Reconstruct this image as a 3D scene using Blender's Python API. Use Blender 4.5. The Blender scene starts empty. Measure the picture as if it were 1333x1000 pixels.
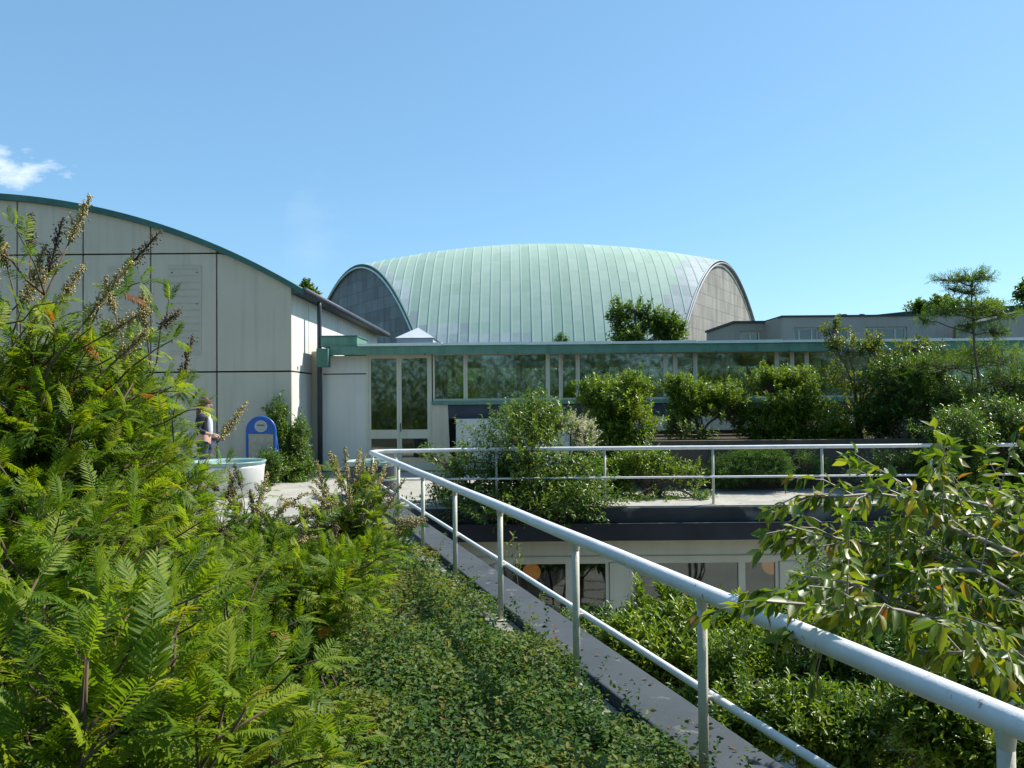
import bpy, math, random
import numpy as np
from mathutils import Vector, Matrix
R = math.radians
rng = np.random.default_rng(7)
random.seed(7)
scn = bpy.context.scene
COL = scn.collection

# ------------------------------------------------------------------ camera
EYE = 1.71
F = 1046.0                       # focal length in pixels of the 1333 px wide frame
PITCH, ROLL = 1.05, -0.5
cd = bpy.data.cameras.new('camera')
cd.sensor_width = 36.0
cd.lens = 36.0 * F / 1333.0
cd.clip_start, cd.clip_end = 0.05, 3000
cam = bpy.data.objects.new('camera', cd)
COL.objects.link(cam)
CM = Matrix.Rotation(R(90 + PITCH), 3, 'X') @ Matrix.Rotation(R(ROLL), 3, 'Z')
cam.matrix_world = Matrix.Translation((0, 0, EYE)) @ CM.to_4x4()
scn.camera = cam

def W(x, y, d):
    """the point at depth d (metres along Y) seen at pixel (x, y) of the 1333x1000 photograph"""
    v = CM @ Vector(((x - 666.5) / F, -(y - 500) / F, -1))
    v = v * (d / v.y)
    return np.array((v.x, v.y, v.z + EYE))

# ------------------------------------------------------------------ sky, sun, exposure
SUN_EL, SUN_AZ = 47.0, 66.0      # azimuth measured from +Y towards +X
world = bpy.data.worlds.new('World'); scn.world = world
world.use_nodes = True
wn, wl = world.node_tree.nodes, world.node_tree.links
wn.clear()
wo = wn.new('ShaderNodeOutputWorld'); bg = wn.new('ShaderNodeBackground')
sky = wn.new('ShaderNodeTexSky'); sky.sky_type = 'NISHITA'
sky.sun_disc = False
sky.sun_elevation = R(SUN_EL); sky.sun_rotation = R(SUN_AZ)
sky.altitude = 30; sky.air_density = 1.0; sky.dust_density = 0.5; sky.ozone_density = 2.2
bg.inputs['Strength'].default_value = 0.10
# one small bright cloud low in the west and a faint wisp, as directions of the sky
tc = wn.new('ShaderNodeTexCoord'); sp = wn.new('ShaderNodeSeparateXYZ')
wl.new(tc.outputs['Generated'], sp.inputs[0])
def wm(op, a, b=None, c=None):
    n = wn.new('ShaderNodeMath'); n.operation = op
    for i, v in enumerate((a, b, c)):
        if v is None: continue
        if hasattr(v, 'is_output'): wl.new(v, n.inputs[i])
        else: n.inputs[i].default_value = v
    return n.outputs[0]
yy = wm('MAXIMUM', sp.outputs[1], 0.02)
cu = wm('DIVIDE', sp.outputs[0], yy); cv = wm('DIVIDE', sp.outputs[2], yy)
cb = wn.new('ShaderNodeCombineXYZ'); wl.new(cu, cb.inputs[0]); wl.new(wm('MULTIPLY', cv, 2.2), cb.inputs[1])
nz = wn.new('ShaderNodeTexNoise'); nz.inputs['Scale'].default_value = 16; nz.inputs['Detail'].default_value = 8
nz.inputs['Roughness'].default_value = 0.62
wl.new(cb.outputs[0], nz.inputs['Vector'])
def cloud(u0, v0, ru, rv, slope, gain):
    du = wm('DIVIDE', wm('SUBTRACT', cu, u0), ru)
    dv = wm('DIVIDE', wm('SUBTRACT', wm('SUBTRACT', cv, v0), wm('MULTIPLY', wm('SUBTRACT', cu, u0), slope)), rv)
    d = wm('SQRT', wm('ADD', wm('MULTIPLY', du, du), wm('MULTIPLY', dv, dv)))
    m = wm('ADD', wm('SUBTRACT', 1.0, d), wm('MULTIPLY', wm('SUBTRACT', nz.outputs[0], 0.5), 2.4))
    m = wm('MULTIPLY', m, gain)
    n = wn.new('ShaderNodeClamp'); wl.new(m, n.inputs[0]); return n.outputs[0]
cm = wm('MAXIMUM', cloud(-0.70, 0.302, 0.14, 0.028, -0.12, 1.1), cloud(-0.25, 0.20, 0.04, 0.085, 0.0, 0.06))
mx = wn.new('ShaderNodeMixRGB'); wl.new(cm, mx.inputs[0]); wl.new(sky.outputs[0], mx.inputs[1])
mx.inputs[2].default_value = (8.2, 8.6, 9.0, 1)
ti = wn.new('ShaderNodeMixRGB'); ti.blend_type = 'MULTIPLY'; ti.inputs[0].default_value = 1; ti.inputs[2].default_value = (0.82, 1.08, 1.17, 1)
hz_mix = wn.new('ShaderNodeMixRGB'); hz_mix.inputs[0].default_value = 0.38; hz_mix.inputs[2].default_value = (2.05, 3.95, 5.9, 1)
wl.new(sky.outputs[0], ti.inputs[1]); wl.new(ti.outputs[0], hz_mix.inputs[1]); wl.new(hz_mix.outputs[0], mx.inputs[1])
wl.new(mx.outputs[0], bg.inputs['Color']); wl.new(bg.outputs[0], wo.inputs['Surface'])

sl = bpy.data.lights.new('sun', 'SUN'); sl.energy = 5.0; sl.angle = R(0.53); sl.color = (1.0, 0.95, 0.86)
sun = bpy.data.objects.new('sun', sl); COL.objects.link(sun)
sd = Vector((math.cos(R(SUN_EL)) * math.sin(R(SUN_AZ)), math.cos(R(SUN_EL)) * math.cos(R(SUN_AZ)), math.sin(R(SUN_EL))))
sun.rotation_euler = sd.to_track_quat('Z', 'Y').to_euler()
scn.view_settings.view_transform = 'Standard'; scn.view_settings.look = 'None'
scn.view_settings.exposure = 0.65; scn.view_settings.gamma = 1.0
scn.cycles.max_bounces = 8; scn.cycles.transparent_max_bounces = 16
scn.cycles.sample_clamp_indirect = 6.0
scn.cycles.use_denoising = True

# ------------------------------------------------------------------ materials
def nmat(name):
    m = bpy.data.materials.new(name); m.use_nodes = True
    nt = m.node_tree; nt.nodes.clear()
    out = nt.nodes.new('ShaderNodeOutputMaterial'); p = nt.nodes.new('ShaderNodeBsdfPrincipled')
    nt.links.new(p.outputs[0], out.inputs['Surface'])
    return m, nt, p, out

def surf(name, c1, c2=None, rough=0.7, scale=3.0, detail=6, metallic=0.0, bump=0.0, bscale=30, stretch=(1, 1, 1), spec=0.4,
         streak=None, speck=None):
    """a base colour varied by noise; streak = (colour, amount) runs vertically, speck = (colour, scale, threshold)"""
    m, nt, p, out = nmat(name); N, L = nt.nodes, nt.links
    t = N.new('ShaderNodeTexCoord'); mp = N.new('ShaderNodeMapping'); mp.inputs['Scale'].default_value = stretch
    L.new(t.outputs['Object'], mp.inputs[0])
    a = N.new('ShaderNodeTexNoise'); a.inputs['Scale'].default_value = scale; a.inputs['Detail'].default_value = detail
    a.inputs['Roughness'].default_value = 0.6
    L.new(mp.outputs[0], a.inputs['Vector'])
    cr = N.new('ShaderNodeValToRGB'); cr.color_ramp.elements[0].position = 0.3; cr.color_ramp.elements[1].position = 0.7
    cr.color_ramp.elements[0].color = (*c1, 1); cr.color_ramp.elements[1].color = (*(c2 or c1), 1)
    L.new(a.outputs[0], cr.inputs[0]); colr = cr.outputs[0]
    for k, spc in enumerate((streak, speck)):
        if not spc: continue
        n2 = N.new('ShaderNodeTexNoise'); mp2 = N.new('ShaderNodeMapping')
        if k == 0:
            mp2.inputs['Scale'].default_value = (7, 7, 0.35); n2.inputs['Scale'].default_value = 1.0; lo, hi, amt = 0.5, 0.8, spc[1]
        else:
            n2.inputs['Scale'].default_value = spc[1]; lo, hi, amt = spc[2], spc[2] + 0.06, 1.0
        n2.inputs['Detail'].default_value = 5
        L.new(t.outputs['Object'], mp2.inputs[0]); L.new(mp2.outputs[0], n2.inputs['Vector'])
        mr = N.new('ShaderNodeMapRange'); mr.inputs[1].default_value = lo; mr.inputs[2].default_value = hi; mr.inputs[4].default_value = amt
        L.new(n2.outputs[0], mr.inputs[0])
        mix = N.new('ShaderNodeMixRGB'); L.new(mr.outputs[0], mix.inputs[0]); L.new(colr, mix.inputs[1]); mix.inputs[2].default_value = (*spc[0], 1)
        colr = mix.outputs[0]
    L.new(colr, p.inputs['Base Color'])
    p.inputs['Roughness'].default_value = rough; p.inputs['Metallic'].default_value = metallic
    p.inputs['Specular IOR Level'].default_value = spec
    if bump:
        b = N.new('ShaderNodeTexNoise'); b.inputs['Scale'].default_value = bscale; b.inputs['Detail'].default_value = 6
        L.new(mp.outputs[0], b.inputs['Vector'])
        bn = N.new('ShaderNodeBump'); bn.inputs['Strength'].default_value = bump; bn.inputs['Distance'].default_value = 0.02
        L.new(b.outputs[0], bn.inputs['Height']); L.new(bn.outputs[0], p.inputs['Normal'])
    return m

def leafmat(name, dark, mid, light, trans=0.4, rough=0.42, odd=None, tcol=(1.3, 1.25, 0.5), spec=0.45):
    """leaf colours from the per-leaf attribute 'tone'; light passes through the blade"""
    m, nt, p, out = nmat(name); N, L = nt.nodes, nt.links
    at = N.new('ShaderNodeAttribute'); at.attribute_name = 'tone'
    cr = N.new('ShaderNodeValToRGB'); e = cr.color_ramp.elements
    e[0].position = 0.05; e[0].color = (*dark, 1); e[1].position = 0.5; e[1].color = (*mid, 1)
    x = e.new(0.9); x.color = (*light, 1)
    if odd:
        x.position = 0.85
        y = e.new(0.97); y.color = (*odd, 1)
    L.new(at.outputs['Fac'], cr.inputs[0])
    L.new(cr.outputs[0], p.inputs['Base Color'])
    p.inputs['Roughness'].default_value = rough; p.inputs['Specular IOR Level'].default_value = spec
    tr = N.new('ShaderNodeBsdfTranslucent'); mu = N.new('ShaderNodeMixRGB'); mu.blend_type = 'MULTIPLY'; mu.inputs[0].default_value = 1
    L.new(cr.outputs[0], mu.inputs[1]); mu.inputs[2].default_value = (*[c for c in tcol], 1)
    L.new(mu.outputs[0], tr.inputs['Color'])
    ms = N.new('ShaderNodeMixShader'); ms.inputs[0].default_value = trans
    L.new(p.outputs[0], ms.inputs[1]); L.new(tr.outputs[0], ms.inputs[2]); L.new(ms.outputs[0], out.inputs['Surface'])
    return m

def glassmat(name, tint, base=0.08, rough=0.035, wave=0.05):
    m, nt, p, out = nmat(name); N, L = nt.nodes, nt.links
    tr = N.new('ShaderNodeBsdfTransparent'); tr.inputs[0].default_value = (*tint, 1)
    gl = N.new('ShaderNodeBsdfGlossy'); gl.inputs['Roughness'].default_value = rough
    gl.inputs['Color'].default_value = (0.85, 0.93, 0.9, 1)
    fr = N.new('ShaderNodeFresnel'); fr.inputs[0].default_value = 1.5
    ad = N.new('ShaderNodeMath'); ad.operation = 'ADD'; ad.use_clamp = True; ad.inputs[1].default_value = base
    t = N.new('ShaderNodeTexCoord'); nzn = N.new('ShaderNodeTexNoise'); nzn.inputs['Scale'].default_value = 1.3
    L.new(t.outputs['Object'], nzn.inputs['Vector'])
    bn = N.new('ShaderNodeBump'); bn.inputs['Strength'].default_value = wave; bn.inputs['Distance'].default_value = 0.015
    L.new(nzn.outputs[0], bn.inputs['Height']); L.new(bn.outputs[0], gl.inputs['Normal'])
    L.new(fr.outputs[0], ad.inputs[0])
    ms = N.new('ShaderNodeMixShader'); L.new(ad.outputs[0], ms.inputs[0]); L.new(tr.outputs[0], ms.inputs[1]); L.new(gl.outputs[0], ms.inputs[2])
    L.new(ms.outputs[0], out.inputs['Surface'])
    return m

M = {}
M['white_wall'] = surf('white_wall', (0.50, 0.45, 0.345), (0.56, 0.51, 0.40), 0.8, 0.8, streak=((0.33, 0.315, 0.25), 0.5), bump=0.05)
M['white_and_sunlit'] = surf('white_and_sunlit', (0.58, 0.58, 0.53), (0.66, 0.66, 0.61), 0.75, 0.8, streak=((0.44, 0.44, 0.38), 0.4), bump=0.05)  # white of the pavilion walls, also brightening the sunlit side wall
M['joint'] = surf('joint', (0.03, 0.035, 0.04), rough=0.9)
M['cream'] = surf('cream', (0.52, 0.50, 0.39), (0.60, 0.58, 0.46), 0.55, 1.5, streak=((0.4, 0.38, 0.28), 0.35))
M['rail_white'] = surf('rail_white', (0.62, 0.62, 0.61), (0.76, 0.76, 0.75), 0.5, 9, detail=9, speck=((0.34, 0.27, 0.2), 30, 0.68), bump=0.08, bscale=120)
M['post_cream'] = surf('post_cream', (0.46, 0.44, 0.35), (0.55, 0.53, 0.43), 0.5, 7, speck=((0.34, 0.27, 0.17), 45, 0.70), bump=0.08, bscale=90)
M['patina'] = surf('patina', (0.085, 0.20, 0.15), (0.15, 0.29, 0.22), 0.7, 2.2, streak=((0.04, 0.12, 0.1), 0.5))
M['patina_dark'] = surf('patina_dark', (0.03, 0.10, 0.085), (0.06, 0.16, 0.13), 0.65, 1.4)
M['navy_metal'] = surf('navy_metal', (0.025, 0.032, 0.05), (0.05, 0.06, 0.08), 0.55, 2.0)
M['flash_white'] = surf('flash_white', (0.62, 0.70, 0.66), (0.72, 0.80, 0.76), 0.45, 2.0)
M['concrete'] = surf('concrete', (0.27, 0.26, 0.225), (0.42, 0.40, 0.35), 0.9, 2.5, detail=10, bump=0.3, bscale=25, speck=((0.17, 0.17, 0.14), 5, 0.62))
M['margin'] = surf('margin', (0.17, 0.165, 0.14), (0.27, 0.26, 0.22), 0.9, 4, detail=10, bump=0.4, bscale=25, speck=((0.07, 0.075, 0.05), 9, 0.56))
M['dark_concrete'] = surf('dark_concrete', (0.022, 0.024, 0.026), (0.05, 0.05, 0.05), 0.9, 1.2, detail=8, bump=0.3, speck=((0.13, 0.13, 0.125), 1.7, 0.56))
M['felt'] = surf('felt', (0.032, 0.042, 0.050), (0.054, 0.065, 0.074), 0.85, 2.5, detail=9, bump=0.12, bscale=60, speck=((0.11, 0.11, 0.12), 6, 0.62))
M['felt_edge'] = surf('felt_edge', (0.03, 0.035, 0.055), (0.045, 0.05, 0.07), 0.6, 3)
M['bitumen'] = surf('bitumen', (0.008, 0.010, 0.017), (0.020, 0.023, 0.033), 0.5, 2.0)
M['brown_wall'] = surf('brown_wall', (0.075, 0.06, 0.045), (0.13, 0.105, 0.08), 0.9, 2.0, bump=0.3, streak=((0.04, 0.035, 0.03), 0.6))
M['soil'] = surf('soil', (0.03, 0.025, 0.015), (0.07, 0.055, 0.03), 1.0, 6, bump=0.8, bscale=20)
M['earth'] = surf('earth', (0.05, 0.06, 0.03), (0.08, 0.09, 0.04), 1.0, 0.1)
M['bark'] = surf('bark', (0.07, 0.055, 0.04), (0.14, 0.11, 0.08), 0.9, 14, bump=0.4)
M['twig_brown'] = surf('twig_brown', (0.07, 0.045, 0.025), (0.13, 0.085, 0.045), 0.8, 20)
M['cherry_bark'] = surf('cherry_bark', (0.16, 0.13, 0.11), (0.33, 0.29, 0.25), 0.55, 18, stretch=(1, 1, 4))
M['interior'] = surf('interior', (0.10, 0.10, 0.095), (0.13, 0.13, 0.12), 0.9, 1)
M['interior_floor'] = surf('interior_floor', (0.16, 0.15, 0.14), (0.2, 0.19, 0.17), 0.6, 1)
M['dark_roof'] = surf('dark_roof', (0.035, 0.042, 0.045), (0.055, 0.062, 0.065), 0.8, 0.6)
M['grey_concrete'] = surf('grey_concrete', (0.30, 0.29, 0.26), (0.38, 0.365, 0.33), 0.9, 0.5, streak=((0.22, 0.21, 0.19), 0.5))
M['tan_concrete'] = surf('tan_concrete', (0.27, 0.25, 0.21), (0.33, 0.30, 0.25), 0.9, 0.5)
M['frame_grey'] = surf('frame_grey', (0.4, 0.42, 0.42), (0.5, 0.5, 0.5), 0.5, 2)
M['pot_white'] = surf('pot_white', (0.60, 0.60, 0.58), (0.70, 0.70, 0.68), 0.6, 3, streak=((0.45, 0.45, 0.4), 0.4))
M['pot_green'] = surf('pot_green', (0.20, 0.33, 0.30), (0.30, 0.43, 0.40), 0.4, 4)
M['blue_paint'] = surf('blue_paint', (0.02, 0.09, 0.33), (0.03, 0.13, 0.42), 0.35, 6)
M['sign_panel'] = surf('sign_panel', (0.34, 0.30, 0.21), (0.42, 0.38, 0.28), 0.4, 5)
M['sign_cream'] = surf('sign_cream', (0.32, 0.36, 0.34), (0.38, 0.42, 0.38), 0.4, 5)
M['sign_brown'] = surf('sign_brown', (0.16, 0.10, 0.06), (0.22, 0.15, 0.10), 0.5, 9)
M['orange_glass'] = surf('orange_glass', (0.75, 0.32, 0.03), (0.8, 0.38, 0.05), 0.3, 2)
_p = next(n for n in M['orange_glass'].node_tree.nodes if n.type == 'BSDF_PRINCIPLED'); _p.inputs['Emission Color'].default_value = (1.0, 0.42, 0.06, 1); _p.inputs['Emission Strength'].default_value = 0.22
M['black_metal'] = surf('black_metal', (0.02, 0.02, 0.02), rough=0.5)
M['skin'] = surf('skin', (0.52, 0.32, 0.24), (0.58, 0.37, 0.28), 0.55, 8)
M['jacket'] = surf('jacket', (0.012, 0.013, 0.022), (0.025, 0.026, 0.04), 0.8, 9)
M['shirt'] = surf('shirt', (0.6, 0.58, 0.62), (0.68, 0.66, 0.7), 0.8, 9)
M['jeans'] = surf('jeans', (0.03, 0.045, 0.09), (0.05, 0.07, 0.13), 0.85, 15)
M['hair'] = surf('hair', (0.09, 0.03, 0.015), (0.17, 0.06, 0.03), 0.45, 20, stretch=(8, 8, 1))
M['eye'] = surf('eye', (0.03, 0.025, 0.02), rough=0.2)
M['lip'] = surf('lip', (0.4, 0.16, 0.14), rough=0.4)
M['glass'] = glassmat('glass', (0.82, 0.87, 0.85), 0.09)
M['dark_glass'] = glassmat('dark_glass', (0.64, 0.65, 0.66), 0.06, 0.03, 0.3)
M['lead'] = surf('lead', (0.40, 0.43, 0.46), (0.5, 0.53, 0.56), 0.45, 3)
# foliage
M['sorb'] = leafmat('sorb', (0.05, 0.115, 0.012), (0.13, 0.22, 0.014), (0.28, 0.345, 0.02), 0.56, 0.5, spec=0.3, odd=(0.34, 0.13, 0.03))
M['bright'] = leafmat('bright', (0.045, 0.105, 0.010), (0.12, 0.205, 0.014), (0.26, 0.33, 0.03), 0.46, 0.36)
M['deep'] = leafmat('deep', (0.022, 0.06, 0.010), (0.055, 0.125, 0.014), (0.15, 0.22, 0.022), 0.40, 0.34)
M['mid'] = leafmat('mid', (0.036, 0.09, 0.016), (0.085, 0.165, 0.024), (0.20, 0.27, 0.035), 0.44, 0.34)
M['yellowy'] = leafmat('yellowy', (0.05, 0.09, 0.012), (0.12, 0.17, 0.02), (0.22, 0.24, 0.03), 0.4, 0.42)
M['cherry'] = leafmat('cherry', (0.05, 0.11, 0.012), (0.11, 0.18, 0.014), (0.25, 0.28, 0.022), 0.52, 0.42, odd=(0.30, 0.12, 0.03), spec=0.6)
M['cover'] = leafmat('cover', (0.026, 0.072, 0.022), (0.062, 0.13, 0.032), (0.16, 0.22, 0.045), 0.40, 0.6, odd=(0.20, 0.11, 0.03), spec=0.22)
M['grass'] = leafmat('grass', (0.05, 0.10, 0.015), (0.09, 0.15, 0.025), (0.17, 0.20, 0.05), 0.35, 0.5)
M['conifer'] = leafmat('conifer', (0.045, 0.11, 0.016), (0.09, 0.19, 0.022), (0.18, 0.29, 0.03), 0.42, 0.5)
M['juniper'] = leafmat('juniper', (0.045, 0.11, 0.025), (0.085, 0.18, 0.035), (0.15, 0.26, 0.05), 0.3, 0.6)
M['larch'] = leafmat('larch', (0.06, 0.14, 0.012), (0.12, 0.22, 0.018), (0.19, 0.29, 0.02), 0.42, 0.5)
M['panicle'] = leafmat('panicle', (0.20, 0.165, 0.05), (0.42, 0.35, 0.14), (0.66, 0.58, 0.34), 0.25, 0.7, spec=0.2)
M['panicle_dry'] = leafmat('panicle_dry', (0.06, 0.048, 0.03), (0.13, 0.105, 0.06), (0.24, 0.19, 0.11), 0.1, 0.8, spec=0.2)
M['blossom'] = leafmat('blossom', (0.35, 0.36, 0.22), (0.52, 0.52, 0.38), (0.68, 0.66, 0.52), 0.3, 0.7)

# ------------------------------------------------------------------ mesh helpers
class MB:
    def __init__(s): s.v, s.f, s.m = [], [], []
    def add(s, verts, faces, mi=0):
        o = len(s.v); s.v += [tuple(p) for p in verts]
        for f in faces: s.f.append(tuple(i + o for i in f)); s.m.append(mi)
    def box(s, x0, x1, y0, y1, z0, z1, mi=0):
        v = [(x, y, z) for z in (z0, z1) for y in (y0, y1) for x in (x0, x1)]
        s.add(v, [(0, 2, 3, 1), (4, 5, 7, 6), (0, 1, 5, 4), (2, 6, 7, 3), (0, 4, 6, 2), (1, 3, 7, 5)], mi)
        return s
    def prism(s, pts, a, b, axis, mi=0):
        """extrude a closed 2D outline along axis ('y': pts are x,z; 'z': pts are x,y; 'x': pts are y,z)"""
        n = len(pts)
        def P(p, t): return (p[0], t, p[1]) if axis == 'y' else ((p[0], p[1], t) if axis == 'z' else (t, p[0], p[1]))
        s.add([P(p, a) for p in pts] + [P(p, b) for p in pts],
              [tuple(range(n))[::-1], tuple(range(n, 2 * n))] + [(i, (i + 1) % n, n + (i + 1) % n, n + i) for i in range(n)], mi)
        return s
    def tube(s, pts, r, n=8, cap=True, mi=0):
        pts = [np.asarray(p, float) for p in pts]
        if not hasattr(r, '__len__'): r = [r] * len(pts)
        t0 = pts[1] - pts[0]; t0 = t0 / (np.linalg.norm(t0) + 1e-9)
        u = np.cross(t0, (0, 0, 1) if abs(t0[2]) < 0.9 else (1, 0, 0)); u = u / np.linalg.norm(u)
        V = []
        for i, p in enumerate(pts):
            a = pts[min(i + 1, len(pts) - 1)] - pts[max(i - 1, 0)]; a = a / (np.linalg.norm(a) + 1e-9)
            u = u - a * np.dot(u, a); u = u / (np.linalg.norm(u) + 1e-9); w = np.cross(a, u)
            for k in range(n):
                c = 2 * math.pi * k / n
                V.append(p + r[i] * (math.cos(c) * u + math.sin(c) * w))
        Fc = [(i * n + k, i * n + (k + 1) % n, (i + 1) * n + (k + 1) % n, (i + 1) * n + k) for i in range(len(pts) - 1) for k in range(n)]
        if cap:
            Fc.append(tuple(range(n))[::-1]); Fc.append(tuple((len(pts) - 1) * n + k for k in range(n)))
        s.add(V, Fc, mi); return s
    def lathe(s, c, prof, n=24, mi=0):
        """prof: list of (radius, z)"""
        V = [(c[0] + r * math.cos(2 * math.pi * k / n), c[1] + r * math.sin(2 * math.pi * k / n), c[2] + z) for r, z in prof for k in range(n)]
        Fc = [(i * n + k, i * n + (k + 1) % n, (i + 1) * n + (k + 1) % n, (i + 1) * n + k) for i in range(len(prof) - 1) for k in range(n)]
        s.add(V, Fc, mi); return s
    def build(s, name, mats, parent=None, smooth=False, bevel=0.0):
        o = np.zeros(3)
        q = parent
        while q is not None: o += np.array(q.location); q = q.parent
        me = bpy.data.meshes.new(name)
        me.from_pydata([tuple(np.asarray(p) - o) for p in s.v], [], s.f)
        if not isinstance(mats, (list, tuple)): mats = [mats]
        for m in mats: me.materials.append(m)
        if len(mats) > 1: me.polygons.foreach_set('material_index', s.m)
        if smooth: me.polygons.foreach_set('use_smooth', [True] * len(s.f))
        me.update()
        ob = bpy.data.objects.new(name, me); COL.objects.link(ob)
        if parent is not None: ob.parent = parent
        if bevel:
            b = ob.modifiers.new('bevel', 'BEVEL'); b.width = bevel; b.segments = 2; b.limit_method = 'ANGLE'
        return ob

def tag(o, label=None, cat=None, group=None, kind=None):
    for k, v in (('label', label), ('category', cat), ('group', group), ('kind', kind)):
        if v: o[k] = v
    return o
def thing(name, label, cat, loc, group=None):
    o = bpy.data.objects.new(name, None); COL.objects.link(o); o.location = loc; o.empty_display_size = 0.2
    return tag(o, label, cat, group)

def rawmesh(name, V, Q, mat, parent=None, tone=None):
    """mesh from numpy arrays: V (n,3), Q (m,4) quads, tone per vertex"""
    o = np.zeros(3); q = parent
    while q is not None: o += np.array(q.location); q = q.parent
    V = (V - o).astype(np.float32)
    me = bpy.data.meshes.new(name)
    k = Q.shape[1]
    me.vertices.add(len(V)); me.vertices.foreach_set('co', V.ravel())
    me.loops.add(Q.size); me.loops.foreach_set('vertex_index', Q.astype(np.int32).ravel())
    me.polygons.add(len(Q)); me.polygons.foreach_set('loop_start', np.arange(0, Q.size, k, dtype=np.int32))
    if tone is not None:
        a = me.attributes.new('tone', 'FLOAT', 'POINT'); a.data.foreach_set('value', tone.astype(np.float32))
    me.materials.append(mat)
    me.update(calc_edges=True); me.validate()
    ob = bpy.data.objects.new(name, me); COL.objects.link(ob)
    if parent is not None: ob.parent = parent
    return ob

def norm(a): return a / (np.linalg.norm(a, axis=-1, keepdims=True) + 1e-9)
def frames(y, up):
    """basis (k,3,3) whose columns are x, y, z with y along the axis and z as near to up as it can be"""
    y = norm(y); z = norm(up - y * np.sum(up * y, -1, keepdims=True)); x = np.cross(y, z)
    return np.stack((x, y, z), -1)
def scatter(T, Q, pos, B, sc):
    """copies of a template; sc (k,) or (k,3)"""
    k, n = len(pos), len(T)
    sc = np.asarray(sc); sc = sc[:, None, None] if sc.ndim == 1 else sc[:, None, :]
    V = np.einsum('kij,knj->kni', B, T[None] * sc) + pos[:, None, :]
    QQ = (Q[None] + (np.arange(k) * n)[:, None, None]).reshape(-1, Q.shape[1])
    return V.reshape(-1, 3), QQ
def merge(parts):
    V, Q, T, o = [], [], [], 0
    for v, q, t in parts:
        V.append(v); Q.append(q + o); T.append(t); o += len(v)
    return np.concatenate(V), np.concatenate(Q), np.concatenate(T)

def leaf_t(w=0.4, fold=0.10, droop=0.12):
    """one folded blade, length 1 along y, four quads"""
    T = np.array([(0, 0, 0), (-w * .42, .28, fold * .8), (0, .3, 0), (w * .42, .28, fold * .8), (-w * .46, .58, fold - droop * .35), (0, .62, -droop * .35),
                  (w * .46, .58, fold - droop * .35), (0, 1, -droop)], float)
    Q = np.array([(0, 2, 1, 1), (0, 3, 2, 2)])
    Q = np.array([(0, 2, 5, 1), (1, 5, 7, 4), (0, 3, 5, 2), (3, 6, 7, 5)])
    return T, Q

def frond_t(pairs=9, curl=0.16, lift=0.10, wid=0.20, lean=58):
    """a pinnate leaf, length 1 along y: rachis, leaflets in pairs, one at the tip"""
    LT, LQ = leaf_t(0.21, 0.04, 0.12)
    V, Q = [], []
    o = 0
    def rz(t): return lift * t - curl * t * t
    rt = np.linspace(0, 1, 7); r = 0.009
    rv = np.array([(sx * r * (1.1 - t), t * .9, rz(t)) for t in rt for sx in (-1, 1)])
    V.append(rv); Q.append(np.array([(2 * i, 2 * i + 1, 2 * i + 3, 2 * i + 2) for i in range(6)])); o = len(rv)
    for i in range(pairs):
        t = 0.16 + 0.76 * i / (pairs - 1)
        ln = wid * 1.6 * (0.55 + 0.55 * math.sin(math.pi * min(1, (t + 0.12) / 1.2)) ** 0.8) * (1 if t < .75 else 1 - (t - .75) * 1.6)
        for s in (-1, 1):
            a = R(lean - 14 * t + random.uniform(-6, 6))
            d = np.array([[s * math.sin(a), math.cos(a), -0.12 + random.uniform(-.12, .12)]])
            B = frames(d, np.array([[s * -0.25 + random.uniform(-.3, .3), 0, 1.0]]))
            v, q = scatter(LT, LQ, np.array([(0, t * .9, rz(t))]), B, np.array([ln * random.uniform(.92, 1.08)]))
            V.append(v); Q.append(q + o); o += len(v)
    v, q = scatter(LT, LQ, np.array([(0, .9, rz(1))]), frames(np.array([[0, 1, -.3]]), np.array([[0, 0, 1.]])), np.array([wid * .8]))
    V.append(v); Q.append(q + o)
    return np.concatenate(V), np.concatenate(Q)

def rnoise(freq, seed):
    g = np.random.default_rng(seed); K = g.normal(size=(7, 3)) * freq; ph = g.uniform(0, 6.28, 7)
    return lambda P: np.sin(P @ K.T + ph).sum(1) / 3.0

def curve(a, b, n=6, sag=0.0, wob=0.0, up0=None):
    a, b = np.asarray(a, float), np.asarray(b, float)
    t = np.linspace(0, 1, n)[:, None]
    L = np.linalg.norm(b - a)
    c = (a + b) / 2 + np.array((0, 0, sag * L))
    if up0 is not None: c = a + np.asarray(up0, float) * L * 0.55
    P = (1 - t) ** 2 * a + 2 * t * (1 - t) * c + t ** 2 * b
    P[1:-1] += rng.normal(size=(n - 2, 3)) * wob * L
    return P

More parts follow.
